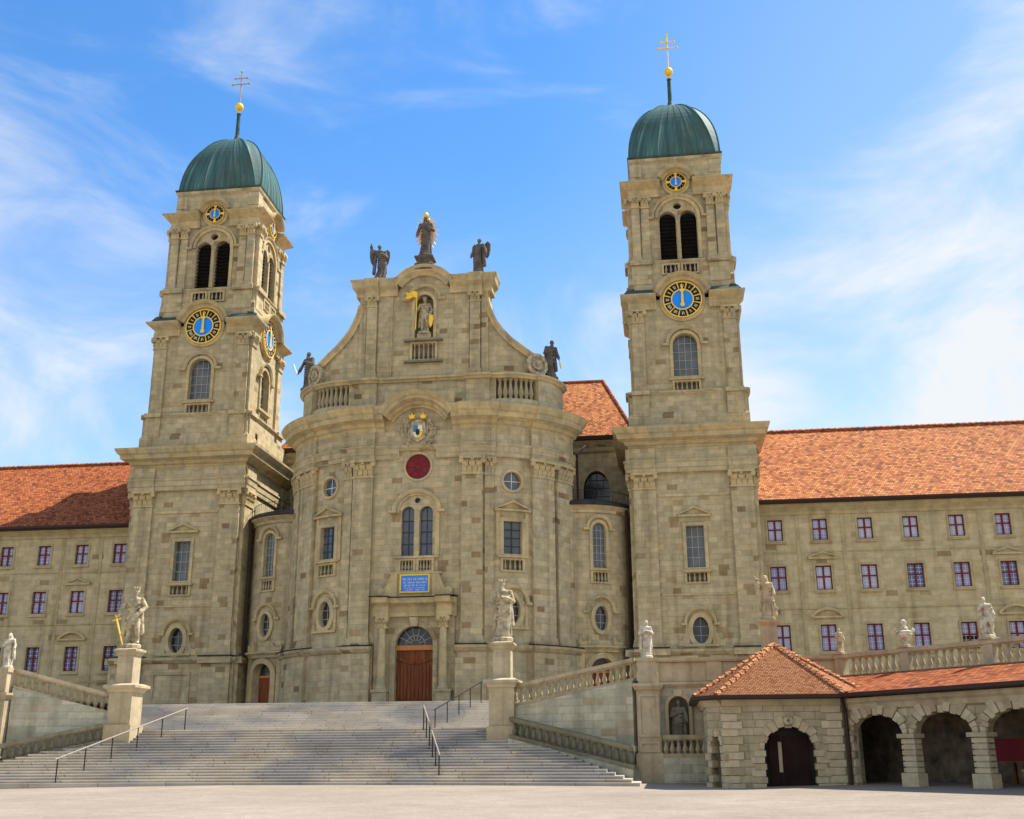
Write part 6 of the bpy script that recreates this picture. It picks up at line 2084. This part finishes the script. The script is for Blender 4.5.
b = MB(); b.lathe([(x*.78, z*.82) for x, z in [(0.2, 0), (0.2, 0.06), (0.1, 0.1), (0.08, 0.2), (0.14, 0.26), (0.3, 0.38), (0.36, 0.52), (0.33, 0.6), (0.37, 0.64), (0.3, 0.68), (0.16, 0.72)]], (p[0], p[1], 3.66), 16); b.build('bowl', M['white_statue'], t, smooth=False)
b = MB(); b.lathe([(x*.78, z*.82) for x, z in [(0.16, 0.70), (0.2, 0.78), (0.12, 0.88), (0.1, 0.95), (0.15, 1.02), (0.13, 1.12), (0.03, 1.2)]], (p[0], p[1], 3.66), 12); b.build('finial', M['white_statue'], t)
for sg in (-1, 1):
    b = MB(); b.tube((p[0]+sg*0.24, p[1], 4.1), (p[0]+sg*0.36, p[1], 4.24), 0.05, 6); b.tube((p[0]+sg*0.36, p[1], 4.24), (p[0]+sg*0.28, p[1], 4.3), 0.045, 6); b.build('handle', M['white_statue'], t)
# niche statue in the terrace wall
statue('dark weathered statue standing in the wall niche beside the corner pillar', 'statue', (16.02, -28.42, 0.22), 1.75, dict(ra=CHEST(-1), la=DOWN(1), seed=31, lean=-0.06), 'stained_statue', 0.0, g_)
# on the church gable
gy = Yg + 0.1
t = thing('statue_pedestal', 'stepped pedestal on top of the gable arch', 'pedestal', (0.0, gy, 32.7), 'statue pedestals')
b = MB(); b.sweep([(-0.55, gy-0.5), (0.55, gy-0.5), (0.55, gy+0.5), (-0.55, gy+0.5)], [(-0.5, 32.5), (0.1, 32.5), (0.1, 32.95), (-0.06, 33.1), (-0.02, 33.35), (0.12, 33.45), (0.12, 33.55), (-0.5, 33.6)], True); b.build('die', M['dark_statue'], t)
gg = 'statues on the church gable'
statue('dark statue of a woman with child and golden rays on the gable top', 'statue', (0.0, gy, 33.58), 3.25, dict(ra=DOWN(-1), la=CHEST(1), veil=1, lean=0.05, seed=41, cloak=0), 'dark_statue', 0.0, gg, extra=halo)
statue('dark winged angel on the gable raising one arm high', 'statue', (-3.3, gy, 31.98), 2.85, dict(ra=UPS(-1), la=CHEST(1), lean=0.14, seed=43, tilt=-0.3), 'dark_statue', 0.3, gg, extra=wings_)
statue('dark winged angel on the gable with both arms lowered', 'statue', (3.85, gy, 31.98), 2.85, dict(ra=DOWN(-1), la=OUT(1), lean=-0.08, seed=45, tilt=0.3), 'dark_statue', -0.35, gg, extra=wings_)
p = FA.p(-9.45, 0, 0.05)
statue('dark robed saint with a pale staff beside a gable scroll', 'statue', (p[0], p[1], 24.6), 2.95, dict(ra=OUT(-1), la=CHEST(1), beard=1, lean=0.1, seed=47), 'dark_statue', -0.5, gg, extra=lambda t, Mx: xtube('staff', 'ivory', t, Mx, (-0.34, -0.06, 0.42), (-0.5, -0.06, 0.75), 0.018))
p = FA.p(9.45, 0, 0.0)
statue('dark robed saint stooping with golden keys beside a gable scroll', 'statue', (p[0], p[1], 24.58), 2.9, dict(ra=CHEST(-1), la=DOWN(1), beard=1, lean=-0.12, seed=49, tilt=0.5), 'dark_statue', 0.5, gg, extra=lambda t, Mx: xtube('golden_keys', 'gold', t, Mx, (0.2, -0.08, 0.42), (0.24, -0.08, 0.24), 0.02))
statue('stone soldier saint with a golden banner in the gable niche', 'statue', (0.04, Yg+0.1, 27.78), 2.75, dict(ra=((-0.2, -0.02, 0.66), (-0.2, -0.1, 0.62)), la=((0.2, 0, 0.62), (0.16, -0.1, 0.42)), legs=1, crown=1, lean=0.04, seed=51), 'statue', 0.0, gg, extra=banner)
